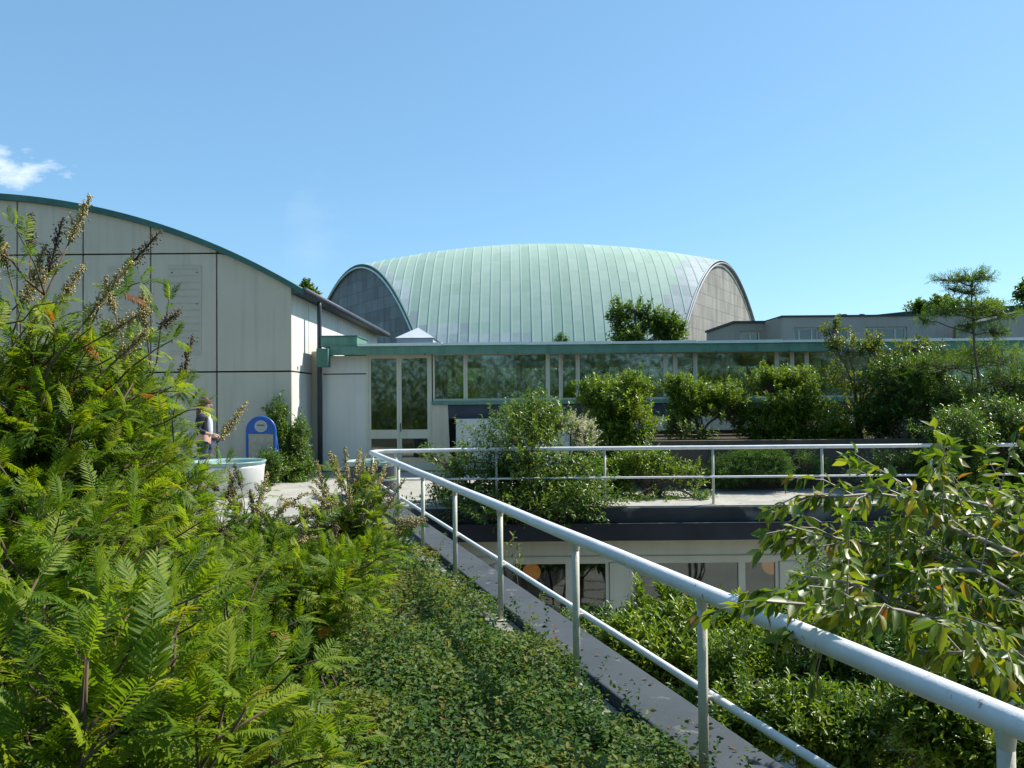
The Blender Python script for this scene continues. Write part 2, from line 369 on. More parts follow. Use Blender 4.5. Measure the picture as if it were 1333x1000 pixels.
def leafy(name, label, cat, base, lobes, ntw, ll, lw, mat, lpt=9, tw=0.22, upw=0.6, droop=0.1, group=None, trunk=0.03, gap=-0.6,
          gfreq=2.6, fold=0.12, ldroop=0.12, twigs=0.35, bark='bark', core=0.45, tone0=0.42, spread=1.0, branches=9, stems=1, mast=None, dens=1.0, shoots=5):
    """a leafy plant: stems from the base into lobes (centre, radii, weight), twigs through each lobe, leaves along each twig"""
    root = thing(name, label, cat, tuple(base), group)
    base = np.asarray(base, float)
    st = MB()
    nz_ = rnoise(gfreq, int(rng.integers(1e6)))
    wsum = sum(l[2] for l in lobes)
    Vs = []
    LT, LQ = leaf_t(lw, fold, ldroop)
    for (c, rad, wt) in lobes:
        c, rad = np.asarray(c, float), np.asarray(rad, float)
        n = int(ntw * dens * wt / wsum)
        d = norm(rng.normal(size=(n * 2, 3)))
        r = (core + (1 - core) * rng.random(n * 2) ** 0.7) * (1 + 0.22 * rng.normal(size=n * 2).clip(-1.5, 1.5) * 0.6)
        P = c + d * rad * r[:, None]
        keep = nz_(P) > gap + .12
        P, d = P[keep][:n], d[keep][:n]
        if shoots:
            S1, S2 = [], []
            for _ in range(shoots):
                sd_ = norm(rng.normal(size=3) * (1, 1, .7) + np.array((0, 0, .45))); ln_ = rng.uniform(1.15, 1.6)
                bend = rng.normal(size=3) * .18
                for r_ in np.arange(.85, ln_, .10): S1.append(c + (sd_ + bend * (r_ - .8) ** 2) * rad * r_ + rng.normal(size=3) * .015); S2.append(sd_)
            P = np.concatenate((P, S1)); d = np.concatenate((d, S2))
        n = len(P)
        D = norm(d * 0.8 * spread + np.array((0, 0, upw)) + rng.normal(size=(n, 3)) * 0.35)
        ta = 2 * math.pi * rng.random(n)
        ttone = rng.normal(size=n) * 0.13 + 0.10 * nz_(P * 1.7 + 3)
        X = norm(np.cross(D, norm(rng.normal(size=(n, 3))))); Y = np.cross(D, X)
        for k in range(lpt):
            t = 0.12 + 0.88 * k / max(1, lpt - 1)
            a = ta + k * 2.39996
            side = X * np.cos(a)[:, None] + Y * np.sin(a)[:, None]
            ax = norm(D * (0.35 + 0.75 * t) + side * 0.95 + np.array((0, 0, -droop)) + rng.normal(size=(n, 3)) * 0.2)
            up = norm(np.array((0, 0, 1.0)) + D * 0.5 + rng.normal(size=(n, 3)) * 0.35)
            s = ll * (0.7 + 0.5 * rng.random(n)) * (1 - 0.25 * abs(t - 0.6))
            v, q = scatter(LT, LQ, P + D * (tw * (t - 0.4))[..., None] if np.ndim(t) else P + D * (tw * (t - 0.4)), frames(ax, up), s)
            tn = np.repeat((tone0 + ttone + 0.13 * rng.normal(size=n) + 0.10 * t).clip(0, 0.9), len(LT))
            Vs.append((v, q, tn))
        # wood
        if mast is not None:
            f_ = min(1, max(0.02, (c[2] - .25 * abs(c[0] - base[0]) - base[2]) / (mast[2] - base[2])))
            q0 = base + (np.asarray(mast) - base) * f_
            st.tube(curve(q0, c, 5, wob=.02, sag=.05), np.linspace(trunk * .4, trunk * .2, 5), 5)
        for _ in range(0 if mast is not None else stems):
            b0 = base + np.array((rng.normal() * .04 * stems, rng.normal() * .04 * stems, 0))
            st.tube(curve(b0, c + rng.normal(size=3) * rad * .15, 7, up0=(0, 0, 1), wob=0.015), np.linspace(trunk, trunk * .5, 7), 6)
        for j in range(min(branches, n)):
            i = int(rng.integers(n))
            st.tube(curve(c - np.array((0, 0, rad[2] * .3)), P[i], 5, wob=0.03), np.linspace(trunk * .45, trunk * .14, 5), 5)
        for i in range(int(n * twigs)):
            st.tube([P[i] - D[i] * tw * 0.9, P[i] + D[i] * tw * 0.5], [0.0045, 0.002], 3, False)
    if mast is not None: st.tube(curve(base, mast, 9, wob=.006), np.linspace(trunk, trunk * .18, 9), 7)
    st.build('stem' if cat != 'tree' else 'trunk', M[bark], root, True)
    rawmesh('foliage' if cat != 'tree' else 'crown', *(lambda a: (a[0], a[1]))(mm := merge(Vs)), M[mat], root, mm[2])
    return root

# ------------------------------------------------------------------ the setting
def rail_x(y): return -0.11 - 0.328 * (y - 6.2)
CY, CX = 12.62, rail_x(12.62)            # the corner where the two railings meet
EDGE = 12.72                              # front edge of the far terrace
gd = MB(); gd.add([(-900, -400, -3.5), (900, -400, -3.5), (900, 1500, -3.5), (-900, 1500, -3.5)], [(0, 1, 2, 3)])
tag(gd.build('ground', M['earth']), kind='structure')
cf = MB(); cf.box(-2, 22, -6, 12.9, -3.6, -3.494)
tag(cf.build('courtyard_floor', M['grey_concrete']), kind='structure')

tr = MB()
n0, n1 = rail_x(-6) - 0.12, rail_x(EDGE) - 0.12
tr.prism([(-40, -6), (n0, -6), (n1, EDGE), (-40, EDGE)], -3.49, -0.06, 'z')
tag(tr.build('planting_bed', M['soil']), kind='structure')
pv = MB()
pv.prism([(-40, EDGE + .004), (22, EDGE + .004), (22, 30), (-40, 30)], -0.235, 0.0, 'z')
pv.prism([(-3.9, 10.9), (n1 - 0.02 + .328 * (EDGE - 10.9), 10.9), (n1 - .02, EDGE), (-3.9, EDGE)], -0.055, -0.004, 'z')
tag(pv.build('terrace', M['concrete']), kind='structure')
pth = MB(); pth.prism([(-12, 9.6), (-3.9, 9.6), (-3.9, EDGE - .002), (-12, EDGE - .002)], -0.056, -0.006, 'z')
tag(pth.build('path', M['concrete']), kind='structure')

# concrete margin under the posts and the raised felt-covered kerb beside it
dirv = np.array((-0.328, 1, 0)); dirv /= np.linalg.norm(dirv); perp = np.array((dirv[1], -dirv[0], 0))
def strip(name, o0, o1, z0, z1, mat, ya=-6, yb=EDGE - .02, bev=0.0):
    a = [(rail_x(y) + o, y) for y, o in ((ya, o0), (ya, o1), (yb, o1), (yb, o0))]
    m = MB(); m.prism(a, z0, z1, 'z')
    return tag(m.build(name, mat, bevel=bev), kind='structure')
strip('pavement_margin', -0.115, 0.075, -3.45, 0.02, M['margin'], bev=0.01)
strip('kerb', 0.08, 0.43, -0.30, 0.085, M['felt'], bev=0.012)
strip('kerb_side', 0.076, 0.0795, -0.05, 0.055, M['felt_edge'])
strip('retaining_wall', 0.081, 0.40, -3.48, -0.302, M['dark_concrete'])

# ------------------------------------------------------------------ railings
def rail_tube(mb, a, b, r, n=14, seg=18, wob=0.0):
    a, b = np.asarray(a, float), np.asarray(b, float)
    P = [a + (b - a) * t for t in np.linspace(0, 1, seg)]
    P = [p + np.array((0, 0, wob * math.sin(5 * i) * (0 < i < seg - 1))) for i, p in enumerate(P)]
    mb.tube(P, r, n)
def rp(y, off=0.0, z=0.0): return np.array((rail_x(y) + off, y, z))
RH = 0.885
nr = thing('railing', 'white tubular railing running diagonally along the grey kerb from the foreground to the corner', 'railing', (rail_x(6), 6, 0), 'white tubular railings')
mb = MB(); rail_tube(mb, rp(-3, 0, RH), rp(CY, 0, RH), 0.037, 20, 40, 0.0015); mb.build('handrail', M['rail_white'], nr, True)
mb = MB(); rail_tube(mb, rp(-3, 0.055, 0.435), rp(CY - .1, 0.055, 0.435), 0.0175, 12, 40, 0.001); mb.build('lower_rail', M['rail_white'], nr, True)
for y in (-2.7, -0.55, 0.75, 2.06, 3.43, 4.75, 6.17, 7.52, 8.9, 10.35, 12.5):
    mb = MB(); mb.tube([rp(y, 0, -0.02), rp(y, 0, RH - .034)], 0.0215, 14)
    p = mb.build('post', M['post_cream'], nr, True)
    mb = MB(); mb.tube([rp(y, 0.018, 0.435), rp(y, 0.05, 0.435)], 0.012, 8); mb.build('bracket', M['post_cream'], p)
    mb = MB(); mb.lathe(rp(y, 0, 0), [(0.0, .024), (.05, .024), (.05, .030), (.0, .030)], 14); mb.build('base_flange', M['post_cream'], p)
    mb = MB(); mb.lathe(rp(y, 0, RH), [(.0216, -.075), (.024, -.055), (.0255, -.036), (.029, -.026), (.02, -.02)], 16); mb.build('weld_collar', M['post_cream'], p, True)
fr = thing('railing', 'white tubular railing along the far edge of the terrace in front of the shrubs', 'railing', (CX, CY + .1, 0), 'white tubular railings')
FY = 12.85
mb = MB(); mb.tube([(CX - .02, CY + .02, RH), (CX + .04, FY - .05, RH + .002), (CX + .2, FY, RH + .004)] + [(x, FY, RH + .02 + .001 * math.sin(x * 3)) for x in np.linspace(0, 16, 30)], 0.031, 16)
mb.build('handrail', M['rail_white'], fr, True)
mb = MB(); mb.tube([(CX + .06, CY - .1, 0.435), (CX + .1, FY - .08, 0.435), (CX + .25, FY - .04, 0.437)] + [(x, FY - .04, .44) for x in np.linspace(0, 16, 20)], 0.017, 10)
mb.build('lower_rail', M['rail_white'], fr, True)
for px in (515, 646, 787, 928, 1070, 1212, 1352, 1494):
    x = W(px, 600, FY)[0]
    mb = MB(); mb.tube([(x, FY, -0.01), (x, FY, RH - .01)], 0.021, 12)
    p = mb.build('post', M['post_cream'], fr, True)
    mb = MB(); mb.tube([(x, FY - .018, .44), (x, FY - .04, .44)], 0.012, 8); mb.build('bracket', M['post_cream'], p)
    mb = MB(); mb.lathe((x, FY, 0), [(0, .002), (.05, .002), (.05, .009), (0, .009)], 12); mb.build('base_flange', M['post_cream'], p)

# ------------------------------------------------------------------ left building with the curved roof
GY = 17.7
gx = W(379, 400, GY)[0]
ax_, az_ = W(-62, 261, GY)[0], W(-62, 258, GY)[2]
ez = W(379, 374, GY)[2]
hw = gx - ax_; sg = az_ - ez; RR = (hw * hw + sg * sg) / (2 * sg)
def arch_z(x): return az_ - RR + math.sqrt(max(0, RR * RR - (x - ax_) ** 2))
gb = thing('arched_building', 'pale panelled building with a low curved copper-edged roof on the left', 'building', (gx, GY, 0))
xs = np.linspace(2 * ax_ - gx, gx, 41)
th = 0.10
# panels of the gable: rectangular fields separated by real open joints over a dark backing
cols = [2 * ax_ - gx] + [W(px, 400, GY)[0] for px in (-240, -130, -66, 22, 108, 196, 282)] + [gx]
rows = [0.12, W(300, 484, GY)[2], W(200, 330.5, GY)[2], 20]
j = 0.018
pm = MB()
for a, b in zip(cols[:-1], cols[1:]):
    for c, d in zip(rows[:-1], rows[1:]):
        a1, b1 = a + j, b - (j if b < gx - .01 else 0)
        sx = [x for x in np.linspace(a1, b1, 9)]
        top = [(x, min(d - j, arch_z(x) - .02)) for x in sx]
        top = [p for p in top if p[1] > c + j + .03]
        if len(top) < 2: continue
        if top[0][1] >= d - j - 1e-6 and top[-1][1] >= d - j - 1e-6: top = [top[0], top[-1]]
        pl = [(top[0][0], c + j), (top[-1][0], c + j)] + top[::-1]
        pm.prism(pl, GY, GY + 0.09, 'y')
pm.build('wall', M['white_wall'], gb)
bk = MB(); bk.prism([(xs[0], -.1)] + [(gx - .10, -.1)] + [(x if i else x - .10, arch_z(x) - .05) for i, x in enumerate(xs[::-1])], GY + .092, GY + .2, 'y')
bk.build('joint_backing', M['joint'], gb)
# side wall towards the pavilion
GD = 29.0
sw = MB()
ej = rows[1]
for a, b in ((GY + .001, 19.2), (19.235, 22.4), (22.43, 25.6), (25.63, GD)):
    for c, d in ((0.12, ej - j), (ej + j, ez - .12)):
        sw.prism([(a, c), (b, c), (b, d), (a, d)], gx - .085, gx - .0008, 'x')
sw.build('side_wall', M['white_and_sunlit'], gb)  # sunlight put into the colour: lighter than the gable front
bk = MB(); bk.box(gx - .2, gx - .088, GY + .201, GD, -.1, ez - .1); bk.build('side_backing', M['joint'], gb)
rf = MB()
ov = 0.30
xe = list(np.linspace(2 * ax_ - gx - ov, gx + ov, 61))
def az2(x): return az_ - RR - 0.0 + math.sqrt(RR * RR - (x - ax_) ** 2)
rf.prism([(x, az2(x) - .015) for x in xe] + [(x, az2(x) + .115) for x in xe[::-1]], GY - .10, GD + .6, 'y')
rf.build('roof', M['patina_dark'], gb)
gt = MB()
gt.tube([(gx + ov + .02, GY - .08, ez - .10), (gx + ov + .02, GD + .5, ez - .12)], .085, 10); gt.box(gx + .03, gx + ov - .02, GY - .06, GD + .5, ez - .16, ez - .145)
gt.build('gutter', M['navy_metal'], gb, True)
vt = MB()
x0, x1 = W(219, 400, GY)[0], W(262, 400, GY)[0]; z0, z1 = W(240, 462, GY)[2], W(240, 346, GY)[2]
vt.box(x0, x1, GY - .012, GY - .001, z0, z1)
for k in range(13):
    z = z0 + (z1 - z0) * (k + .5) / 13; vt.box(x0 + .03, x1 - .03, GY - .02, GY - .0125, z - .004, z + .004)
for fx in (.12, .88):
    for fz in (.12, .55, .9): vt.box(x0 + (x1 - x0) * fx - .012, x0 + (x1 - x0) * fx + .012, GY - .02, GY - .0125, z0 + (z1 - z0) * fz + .03, z0 + (z1 - z0) * fz + .055, 1)
vt.build('vent_cover', [surf('vent_paint', (0.455, 0.415, 0.325), (0.50, 0.455, 0.36), 0.7, 2), M['joint']], gb)
vt = MB()
x0, x1 = W(140, 400, GY)[0], W(180, 400, GY)[0]
vt.box(x0, x1, GY - .012, GY - .001, z0, z1)
for k in range(13):
    z = z0 + (z1 - z0) * (k + .5) / 13; vt.box(x0 + .03, x1 - .03, GY - .02, GY - .0125, z - .004, z + .004)
vt.build('vent_cover', bpy.data.materials['vent_paint'], gb)
# downpipe with its hopper and a return of the wall beside it
dp = MB(); dpx = W(417, 500, 19.05)[0]
zt = ez - .2; zh = W(424, 455, 19.0)[2]
dp.tube([(gx + ov, 18.98, zt + .06), (dpx, 18.98, zt - .1), (dpx, 18.98, 0.05)], 0.055, 12)
dq = dp.build('downpipe', M['navy_metal'], gb, True)
hb = MB(); hx0, hx1 = W(413, 470, 18.7)[0], W(428, 470, 18.7)[0]
hb.box(hx0, hx1, 18.6, 18.9, W(420, 478, 18.7)[2], W(420, 454, 18.7)[2]); hb.build('hopper', M['patina_dark'], dq, bevel=.008)
wr = MB(); wr.box(gx + .001, gx + .30, 19.5, 19.58, 0.12, 2.9); wr.build('wall_return', M['white_wall'], gb)
for zz in (1.3, 2.4):
    b = MB(); b.box(gx + .001, gx + .012, 18.2, 18.23, zz, zz + .09); b.build('wall_hook', M['joint'], gb)
b = MB(); b.box(gx - .3, gx - .02, GY + .03, GD, -.02, .118); b.build('base_shade', M['joint'], gb)  # near-black strip standing in for shade in the gap under the wall

# ------------------------------------------------------------------ glazed pavilion
PY = 19.2
def PX(px, d=PY): return W(px, 490, d)[0]
def PZ(px, py, d=PY): return W(px, py, d)[2]
pvn = thing('glazed_pavilion', 'long flat-roofed pavilion with a clerestory of windows under a green copper fascia', 'building', (0, PY, 0))
XR = 15.0
zt, zs = PZ(700, 459.5), PZ(700, 521)                     # head and sill of the clerestory
zf0, zf1 = PZ(700, 460, 18.85), PZ(700, 449, 18.85)
xl, xd0, xd1 = PX(420), PX(477), PX(562)
fb = MB(); fb.box(PX(430, 18.85), XR + .3, 18.85, 18.93, zf0, zf1)
for k in range(8): x = PX(430, 18.85) + .2 + 2.45 * k; fb.box(x, x + .025, 18.842, 18.8495, zf0 + .002, zf1 - .002)
for k in range(34):
    if k % 3 == 0: x = PX(430, 18.85) + .5 + .57 * k; fb.box(x, x + .03, 18.838, 18.8495, zf0 - .02, zf0 + .03, 1)
fb.build('fascia', [M['patina'], M['patina_dark']], pvn)
rt = MB(); rt.box(PX(430, 18.85) + .05, XR + .28, 18.935, 24.5, zf0 + .06, zf1 + .012); rt.build('roof', M['dark_roof'], pvn)
fl = MB()
k = 0
x = PX(466, 18.85)
while x < XR:
    fl.prism([(x, zf1 + .002 + .004 * (k % 2)), (x + 1.98, zf1 + .002 + .004 * (k % 2)), (x + 1.98, zf1 + .075), (x, zf1 + .06)], 18.80, 19.02, 'y'); x += 1.99; k += 1
fl.build('flashing', M['flash_white'], pvn)
cb_ = MB(); cb_.box(PX(419, 19), PX(466, 19), 18.9, 20.2, zf1 + .001, PZ(440, 439, 19)); cb_.box(PX(418, 19), PX(467, 19), 18.88, 20.25, PZ(440, 439, 19) + .001, PZ(440, 439, 19) + .03, 1)
cb_.build('copper_box', [M['patina'], M['patina_dark']], pvn)
# wall left of the door, in two panels
zj = PZ(450, 487)
wl_ = MB(); wl_.box(xl + .0, xd0, PY, PY + .15, .02, zj - .014); wl_.box(xl, xd0, PY, PY + .15, zj + .014, zf0 - .002); wl_.box(xl + .01, xd0 - .01, PY + .02, PY + .149, zj - .0139, zj + .0139, 1)
wl_.build('wall', [M['white_and_sunlit'], M['joint']], pvn)
# double door
def framebox(mb, x0, x1, z0, z1, y0, y1, t, tb=None, tt=None):
    tb = tb or t; tt = tt or t
    mb.box(x0, x0 + t, y0, y1, z0, z1); mb.box(x1 - t, x1, y0, y1, z0, z1)
    mb.box(x0 + t, x1 - t, y0 + .001, y1 - .001, z0, z0 + tb); mb.box(x0 + t, x1 - t, y0 + .001, y1 - .001, z1 - tt, z1)
dm = MB(); framebox(dm, xd0 + .001, xd1, 0.02, zt, PY - .03, PY + .09, .05, .03, .05)
door_f = dm.build('door_frame', M['cream'], pvn)
xm = (xd0 + xd1) / 2
zb0, zb1 = PZ(520, 571), PZ(520, 559.5)
for a, b in ((xd0 + .052, xm - .002), (xm + .002, xd1 - .052)):
    m = MB(); framebox(m, a, b, .052, zt - .052, PY - .01, PY + .05, .055, .16, .05); m.box(a + .055, b - .055, PY - .008, PY + .048, zb0, zb1)
    dr = m.build('door', M['cream'], pvn)
    g = MB(); g.box(a + .056, b - .056, PY + .016, PY + .024, zb1 + .001, zt - .103); g.build('pane', M['glass'], dr)
    g = MB(); g.box(a + .056, b - .056, PY + .016, PY + .024, .213, zb0 - .001); g.build('pane', M['glass'], dr)
m = MB(); m.tube([(xm + .035, PY - .06, .95), (xm + .035, PY - .06, 1.15)], .012, 8); m.box(xm + .028, xm + .042, PY - .06, PY - .009, 1.12, 1.135); m.build('handle', M['black_metal'], pvn)
# clerestory windows
posts = [563.5, 606, 713, 730, 752, 866, 879, 905, 1011, 1031, 1050, 1155, 1173, 1194, 1303, 1321, 1342, 1451]
xp = [PX(p) for p in posts]
for a, b in zip(xp[:-1], xp[1:]):
    m = MB(); framebox(m, a + .002, b - .002, zs, zt, PY - .035, PY + .06, .045, .05, .04)
    if b - a > 1: 
        for q in (.2, .6): m.box(a + (b - a) * q, a + (b - a) * q + .07, PY - .05, PY - .0355, zs + .01, zs + .035)
    w = m.build('window', M['cream'] if rng.random() > .3 else M['white_wall'], pvn)
    g = MB(); g.box(a + .048, b - .048, PY + .01, PY + .018, zs + .051, zt - .041); g.build('pane', M['glass'], w)
s = MB(); s.box(xd1 + .003, XR, PY - .13, PY + .06, zs - .09, zs - .003); s.build('sill', M['patina'], pvn)
s = MB(); s.box(xd1 + .003, XR, PY - .06, PY + .12, zs - .42, zs - .092); s.build('shade_strip', M['navy_metal'], pvn)  # navy strip standing in for the shadow gap below the sill
s = MB(); s.prism([(xd1 + .003, .02), (PX(586), .02), (PX(583), zs - .094), (xd1 + .003, zs - .094)], PY - .085, PY - .061, 'y'); s.build('wall', M['white_wall'], pvn)
zpb = PZ(650, 545, 18.95)
s = MB(); s.box(PX(593, 18.95), PX(745, 18.95), 18.95, 19.05, .05, zpb); s.build('white_panel', M['white_and_sunlit'], pvn, bevel=.006)
s = MB(); s.box(PX(745, 18.95) + .01, XR, 18.96, 19.1, PZ(900, 560, 18.95), PZ(900, 542, 18.95)); s.build('white_panel', M['white_wall'], pvn)
s = MB(); s.box(PX(745), XR, PY + .05, PY + .12, .0, zs - .43); s.build('wall', M['brown_wall'], pvn)
# inside: floor, back wall with its own row of windows, ceiling is the roof
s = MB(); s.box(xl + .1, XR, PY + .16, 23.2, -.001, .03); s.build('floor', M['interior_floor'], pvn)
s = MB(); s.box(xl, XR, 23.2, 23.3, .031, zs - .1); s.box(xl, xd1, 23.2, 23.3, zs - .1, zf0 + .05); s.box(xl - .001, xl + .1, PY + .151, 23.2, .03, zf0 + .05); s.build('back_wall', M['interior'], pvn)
xb = xd1
while xb < XR - 1:
    m = MB(); framebox(m, xb, xb + 1.45, zs - .099, zf0 - .12, 23.2, 23.28, .05); m.box(xb, xb + 1.459, 23.2, 23.3, zf0 - .119, zf0 + .05)
    w = m.build('window', M['cream'], pvn)
    g = MB(); g.box(xb + .051, xb + 1.399, 23.23, 23.238, zs - .048, zf0 - .171); g.build('pane', M['glass'], w)
    xb += 1.46
for k in range(5):
    x = 0.2 + 2.7 * k; s = MB(); s.tube([(x, 21.4, .03), (x, 21.4, zf0 + .055)], .06, 12); s.build('column', M['white_wall'], pvn, True)
# skylight on the pavilion roof
sx0, sx1, sxa = W(520, 440, 21)[0], W(566, 440, 21)[0], W(542, 428, 21)[0]
sk = MB(); zb = zf1 + .03; ztp = W(542, 427, 21.5)[2]; zm_ = W(542, 440, 20.5)[2]
sk.box(sx0, sx1, 20.5, 22.4, zf1 + .0125, zm_)
sk.add([(sx0 - .04, 20.46, zm_ + .001), (sx1 + .04, 20.46, zm_ + .001), (sx1 + .04, 22.44, zm_ + .001), (sx0 - .04, 22.44, zm_ + .001), (sxa, 21.4, ztp)],
       [(0, 1, 4), (1, 2, 4), (2, 3, 4), (3, 0, 4), (3, 2, 1, 0)])
skt = thing('skylight', 'small grey metal pyramid skylight on the pavilion roof beside the big hall', 'skylight', (sxa, 21.4, zb))
sk.build('cap', M['lead'], skt)

# ------------------------------------------------------------------ courtyard building under the far terrace
cbd = thing('courtyard_building', 'cream framed lower storey with large dark windows below the far terrace', 'building', (4, EDGE, -3.5))
XC0, XC1 = -2.9, 16.0
s = MB(); s.box(XC0, XC1, EDGE - .045, EDGE + .003, -.255, -.018); s.build('slab_edge', M['dark_concrete'], cbd, bevel=.01)
s = MB(); s.box(XC0 + .3, XC1, EDGE - .16, EDGE - .02, -.52, -.262); s.box(XC0 + .3, XC1, EDGE - .165, EDGE - .1, -.262, -.25, 1); s.build('gutter', [M['bitumen'], M['felt']], cbd, bevel=.006)
zc1, zc0 = W(800, 702, 13)[2], W(800, 727, 13)[2]
s = MB(); s.box(XC0 + .3, XC1, 12.98, 13.1, zc0, zc1 + .12); s.box(XC0 + .3, XC1, 12.955, 12.979, zc0 + .02, zc0 + .04); s.build('fascia', M['cream'], cbd)
zw = W(800, 732, 13)[2]
s = MB(); s.box(XC0 + .3, XC1, 12.99, 13.08, zw, zc0 - .001); s.build('lintel', M['cream'], cbd)
def CX_(p): return W(p, 760, 13)[0]
bays = [(560, 641), (653, 737), (745, 789), (824, 962), (970, 1010), (1048, 1170), (1178, 1222), (1262, 1400), (1408, 1450)]
for a, b in bays:
    xa, xb_ = CX_(a - 4), CX_(b + 4)
    m = MB(); framebox(m, xa, xb_, -3.3, zw - .001, 13.0, 13.07, .055, .08, .02)
    w = m.build('window', M['cream'], cbd)
    g = MB(); g.box(xa + .056, xb_ - .056, 13.03, 13.038, -3.219, zw - .022); g.build('pane', M['dark_glass'], w)
for a, b in ((643, 651), (793.5, 819.5), (1014.5, 1043.5), (1226.5, 1257.5)):
    m = MB(); m.box(CX_(a), CX_(b), 12.97, 13.1, -3.49, zw - .0015); m.build('pillar', M['cream'], cbd, bevel=.01)
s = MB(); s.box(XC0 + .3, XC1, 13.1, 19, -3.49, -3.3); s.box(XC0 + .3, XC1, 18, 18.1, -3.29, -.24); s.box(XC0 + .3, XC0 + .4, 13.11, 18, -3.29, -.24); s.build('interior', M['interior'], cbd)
for px, py, lab in ((692, 745, 'round orange pendant lamp behind the left courtyard window'), (1004, 736, 'round orange pendant lamp half hidden behind the narrow courtyard window on the right')):
    c = W(px, py, 13.9)
    t = thing('pendant_lamp', lab, 'lamp', tuple(c), 'orange pendant lamps')
    m = MB(); rr = .155
    m.lathe(c, [(.001, -rr)] + [(rr * math.cos(a), rr * math.sin(a)) for a in np.linspace(-1.4, 0.95, 11)] + [(.085, rr * .95), (.08, rr * 1.25), (.02, rr * 1.3)], 24)
    sh = m.build('lamp_shade', M['orange_glass'], t, True)
    m = MB(); m.tube([c + (0, 0, rr * 1.3), (c[0], c[1], -.236)], .006, 6); m.build('cord', M['black_metal'], t)

# ------------------------------------------------------------------ the big copper-roofed hall
HX, HYC, HD, ZB = 3.0, 75.0, 15.0, 2.5
def hA(X): return 13.55 - 2.1 * ((X - HX) / 17.75) ** 2
def hz(X, Y): return ZB + hA(X) * (1 - ((Y - HYC) / HD) ** 2)
def hXL(Y): return -5.8 - 18.6 * (Y - 60) / 30
def hXR(Y): return 11.8 + 17.2 * (Y - 60) / 30
hall = thing('domed_hall', 'large hall with a vaulted pale green copper roof between two arched end walls', 'building', (HX, 60, 0))
sw_ = 0.82
i0, i1 = int(-25 / sw_) - 1, int(30 / sw_) + 1
V, FQ, tone, bare = [], [], [], []
hr = np.random.default_rng(3)
ys = np.linspace(60, 90, 91)
arc = np.concatenate(([0], np.cumsum(np.hypot(np.diff(ys), np.diff([hz(HX, y) for y in ys])))))
def clipped(poly, f):
    out = []
    for a, b in zip(poly, poly[1:] + poly[:1]):
        fa, fb_ = f(a), f(b)
        if fa >= 0: out.append(a)
        if fa * fb_ < 0:
            t = fa / (fa - fb_); out.append((a[0] + (b[0] - a[0]) * t, a[1] + (b[1] - a[1]) * t))
    return out
hm = MB(); ft, fbare = [], []
for i in range(i0, i1):
    xa, xb_ = i * sw_, (i + 1) * sw_
    xc = (xa + xb_) / 2
    off = hr.random() * 2.4
    rowtone = {}
    stn = hr.normal() * .12
    for k in range(90):
        poly = [(xa, ys[k]), (xb_, ys[k]), (xb_, ys[k + 1]), (xa, ys[k + 1])]
        poly = clipped(poly, lambda p: p[0] - hXL(p[1])); 
        if len(poly) > 2: poly = clipped(poly, lambda p: hXR(p[1]) - p[0])
        if len(poly) < 3: continue
        row = int((arc[k] + off * 0) / 1.55)
        if row not in rowtone: rowtone[row] = hr.normal() * .10 + stn
        yr = np.interp(row * 1.55 + .7, arc, ys); zr = hz(xc, yr)
        dL, dR = xc - hXL(yr), hXR(yr) - xc
        br = 0.0
        if dR < 1.5 + .25 * (yr - 60) * .25: br = 1.0
        if dL < 0.7 or (zr < 7.7 - .24 * (xc + 6.5) and xc < 3.5): br = .9
        hm.add([(p[0], p[1], hz(*p)) for p in poly], [tuple(range(len(poly)))])
        ft.append(0.5 + rowtone[row]); fbare.append(br)
nface = len(hm.f)
for i in range(i0, i1):                      # standing seams, raised 4 cm
    x = i * sw_
    P = [y for y in ys if hXL(y) < x < hXR(y)]
    if len(P) < 3: continue
    for a, b in zip(P[:-1], P[1:]):
        za, zb_ = hz(x, a), hz(x, b); h = .014; w_ = .05
        hm.add([(x - w_, a, za - .01), (x + w_, a, za - .01), (x + w_, b, zb_ - .01), (x - w_, b, zb_ - .01),
                (x - w_, a - .02, za + h), (x + w_, a - .02, za + h), (x + w_, b - .02, zb_ + h), (x - w_, b - .02, zb_ + h)],
               [(4, 5, 6, 7), (0, 4, 7, 3), (1, 2, 6, 5)])
        ft += [1.05] * 3; fbare += [0.0] * 3
m_, nt_, p_, o_ = nmat('copper_roof'); N_, L_ = nt_.nodes, nt_.links
a1 = N_.new('ShaderNodeAttribute'); a1.attribute_name = 'tone'; a2 = N_.new('ShaderNodeAttribute'); a2.attribute_name = 'bare'
cr1 = N_.new('ShaderNodeValToRGB'); e = cr1.color_ramp.elements
e[0].position = .1; e[0].color = (.29, .41, .325, 1); e[1].position = .95; e[1].color = (.40, .51, .425, 1)
tcn = N_.new('ShaderNodeTexCoord'); nn = N_.new('ShaderNodeTexNoise'); nn.inputs['Scale'].default_value = .9; nn.inputs['Detail'].default_value = 8
mpn = N_.new('ShaderNodeMapping'); mpn.inputs['Scale'].default_value = (1.6, .5, 2.6); L_.new(tcn.outputs['Object'], mpn.inputs[0]); L_.new(mpn.outputs[0], nn.inputs['Vector'])
ad1 = N_.new('ShaderNodeMath'); ad1.operation = 'MULTIPLY_ADD'; ad1.inputs[1].default_value = .75; ad1.inputs[2].default_value = -.37
ad2 = N_.new('ShaderNodeMath'); ad2.operation = 'ADD'; L_.new(nn.outputs[0], ad1.inputs[0]); L_.new(ad1.outputs[0], ad2.inputs[0]); L_.new(a1.outputs['Fac'], ad2.inputs[1])
L_.new(ad2.outputs[0], cr1.inputs[0])
mxn = N_.new('ShaderNodeMixRGB'); L_.new(a2.outputs['Fac'], mxn.inputs[0]); L_.new(cr1.outputs[0], mxn.inputs[1])
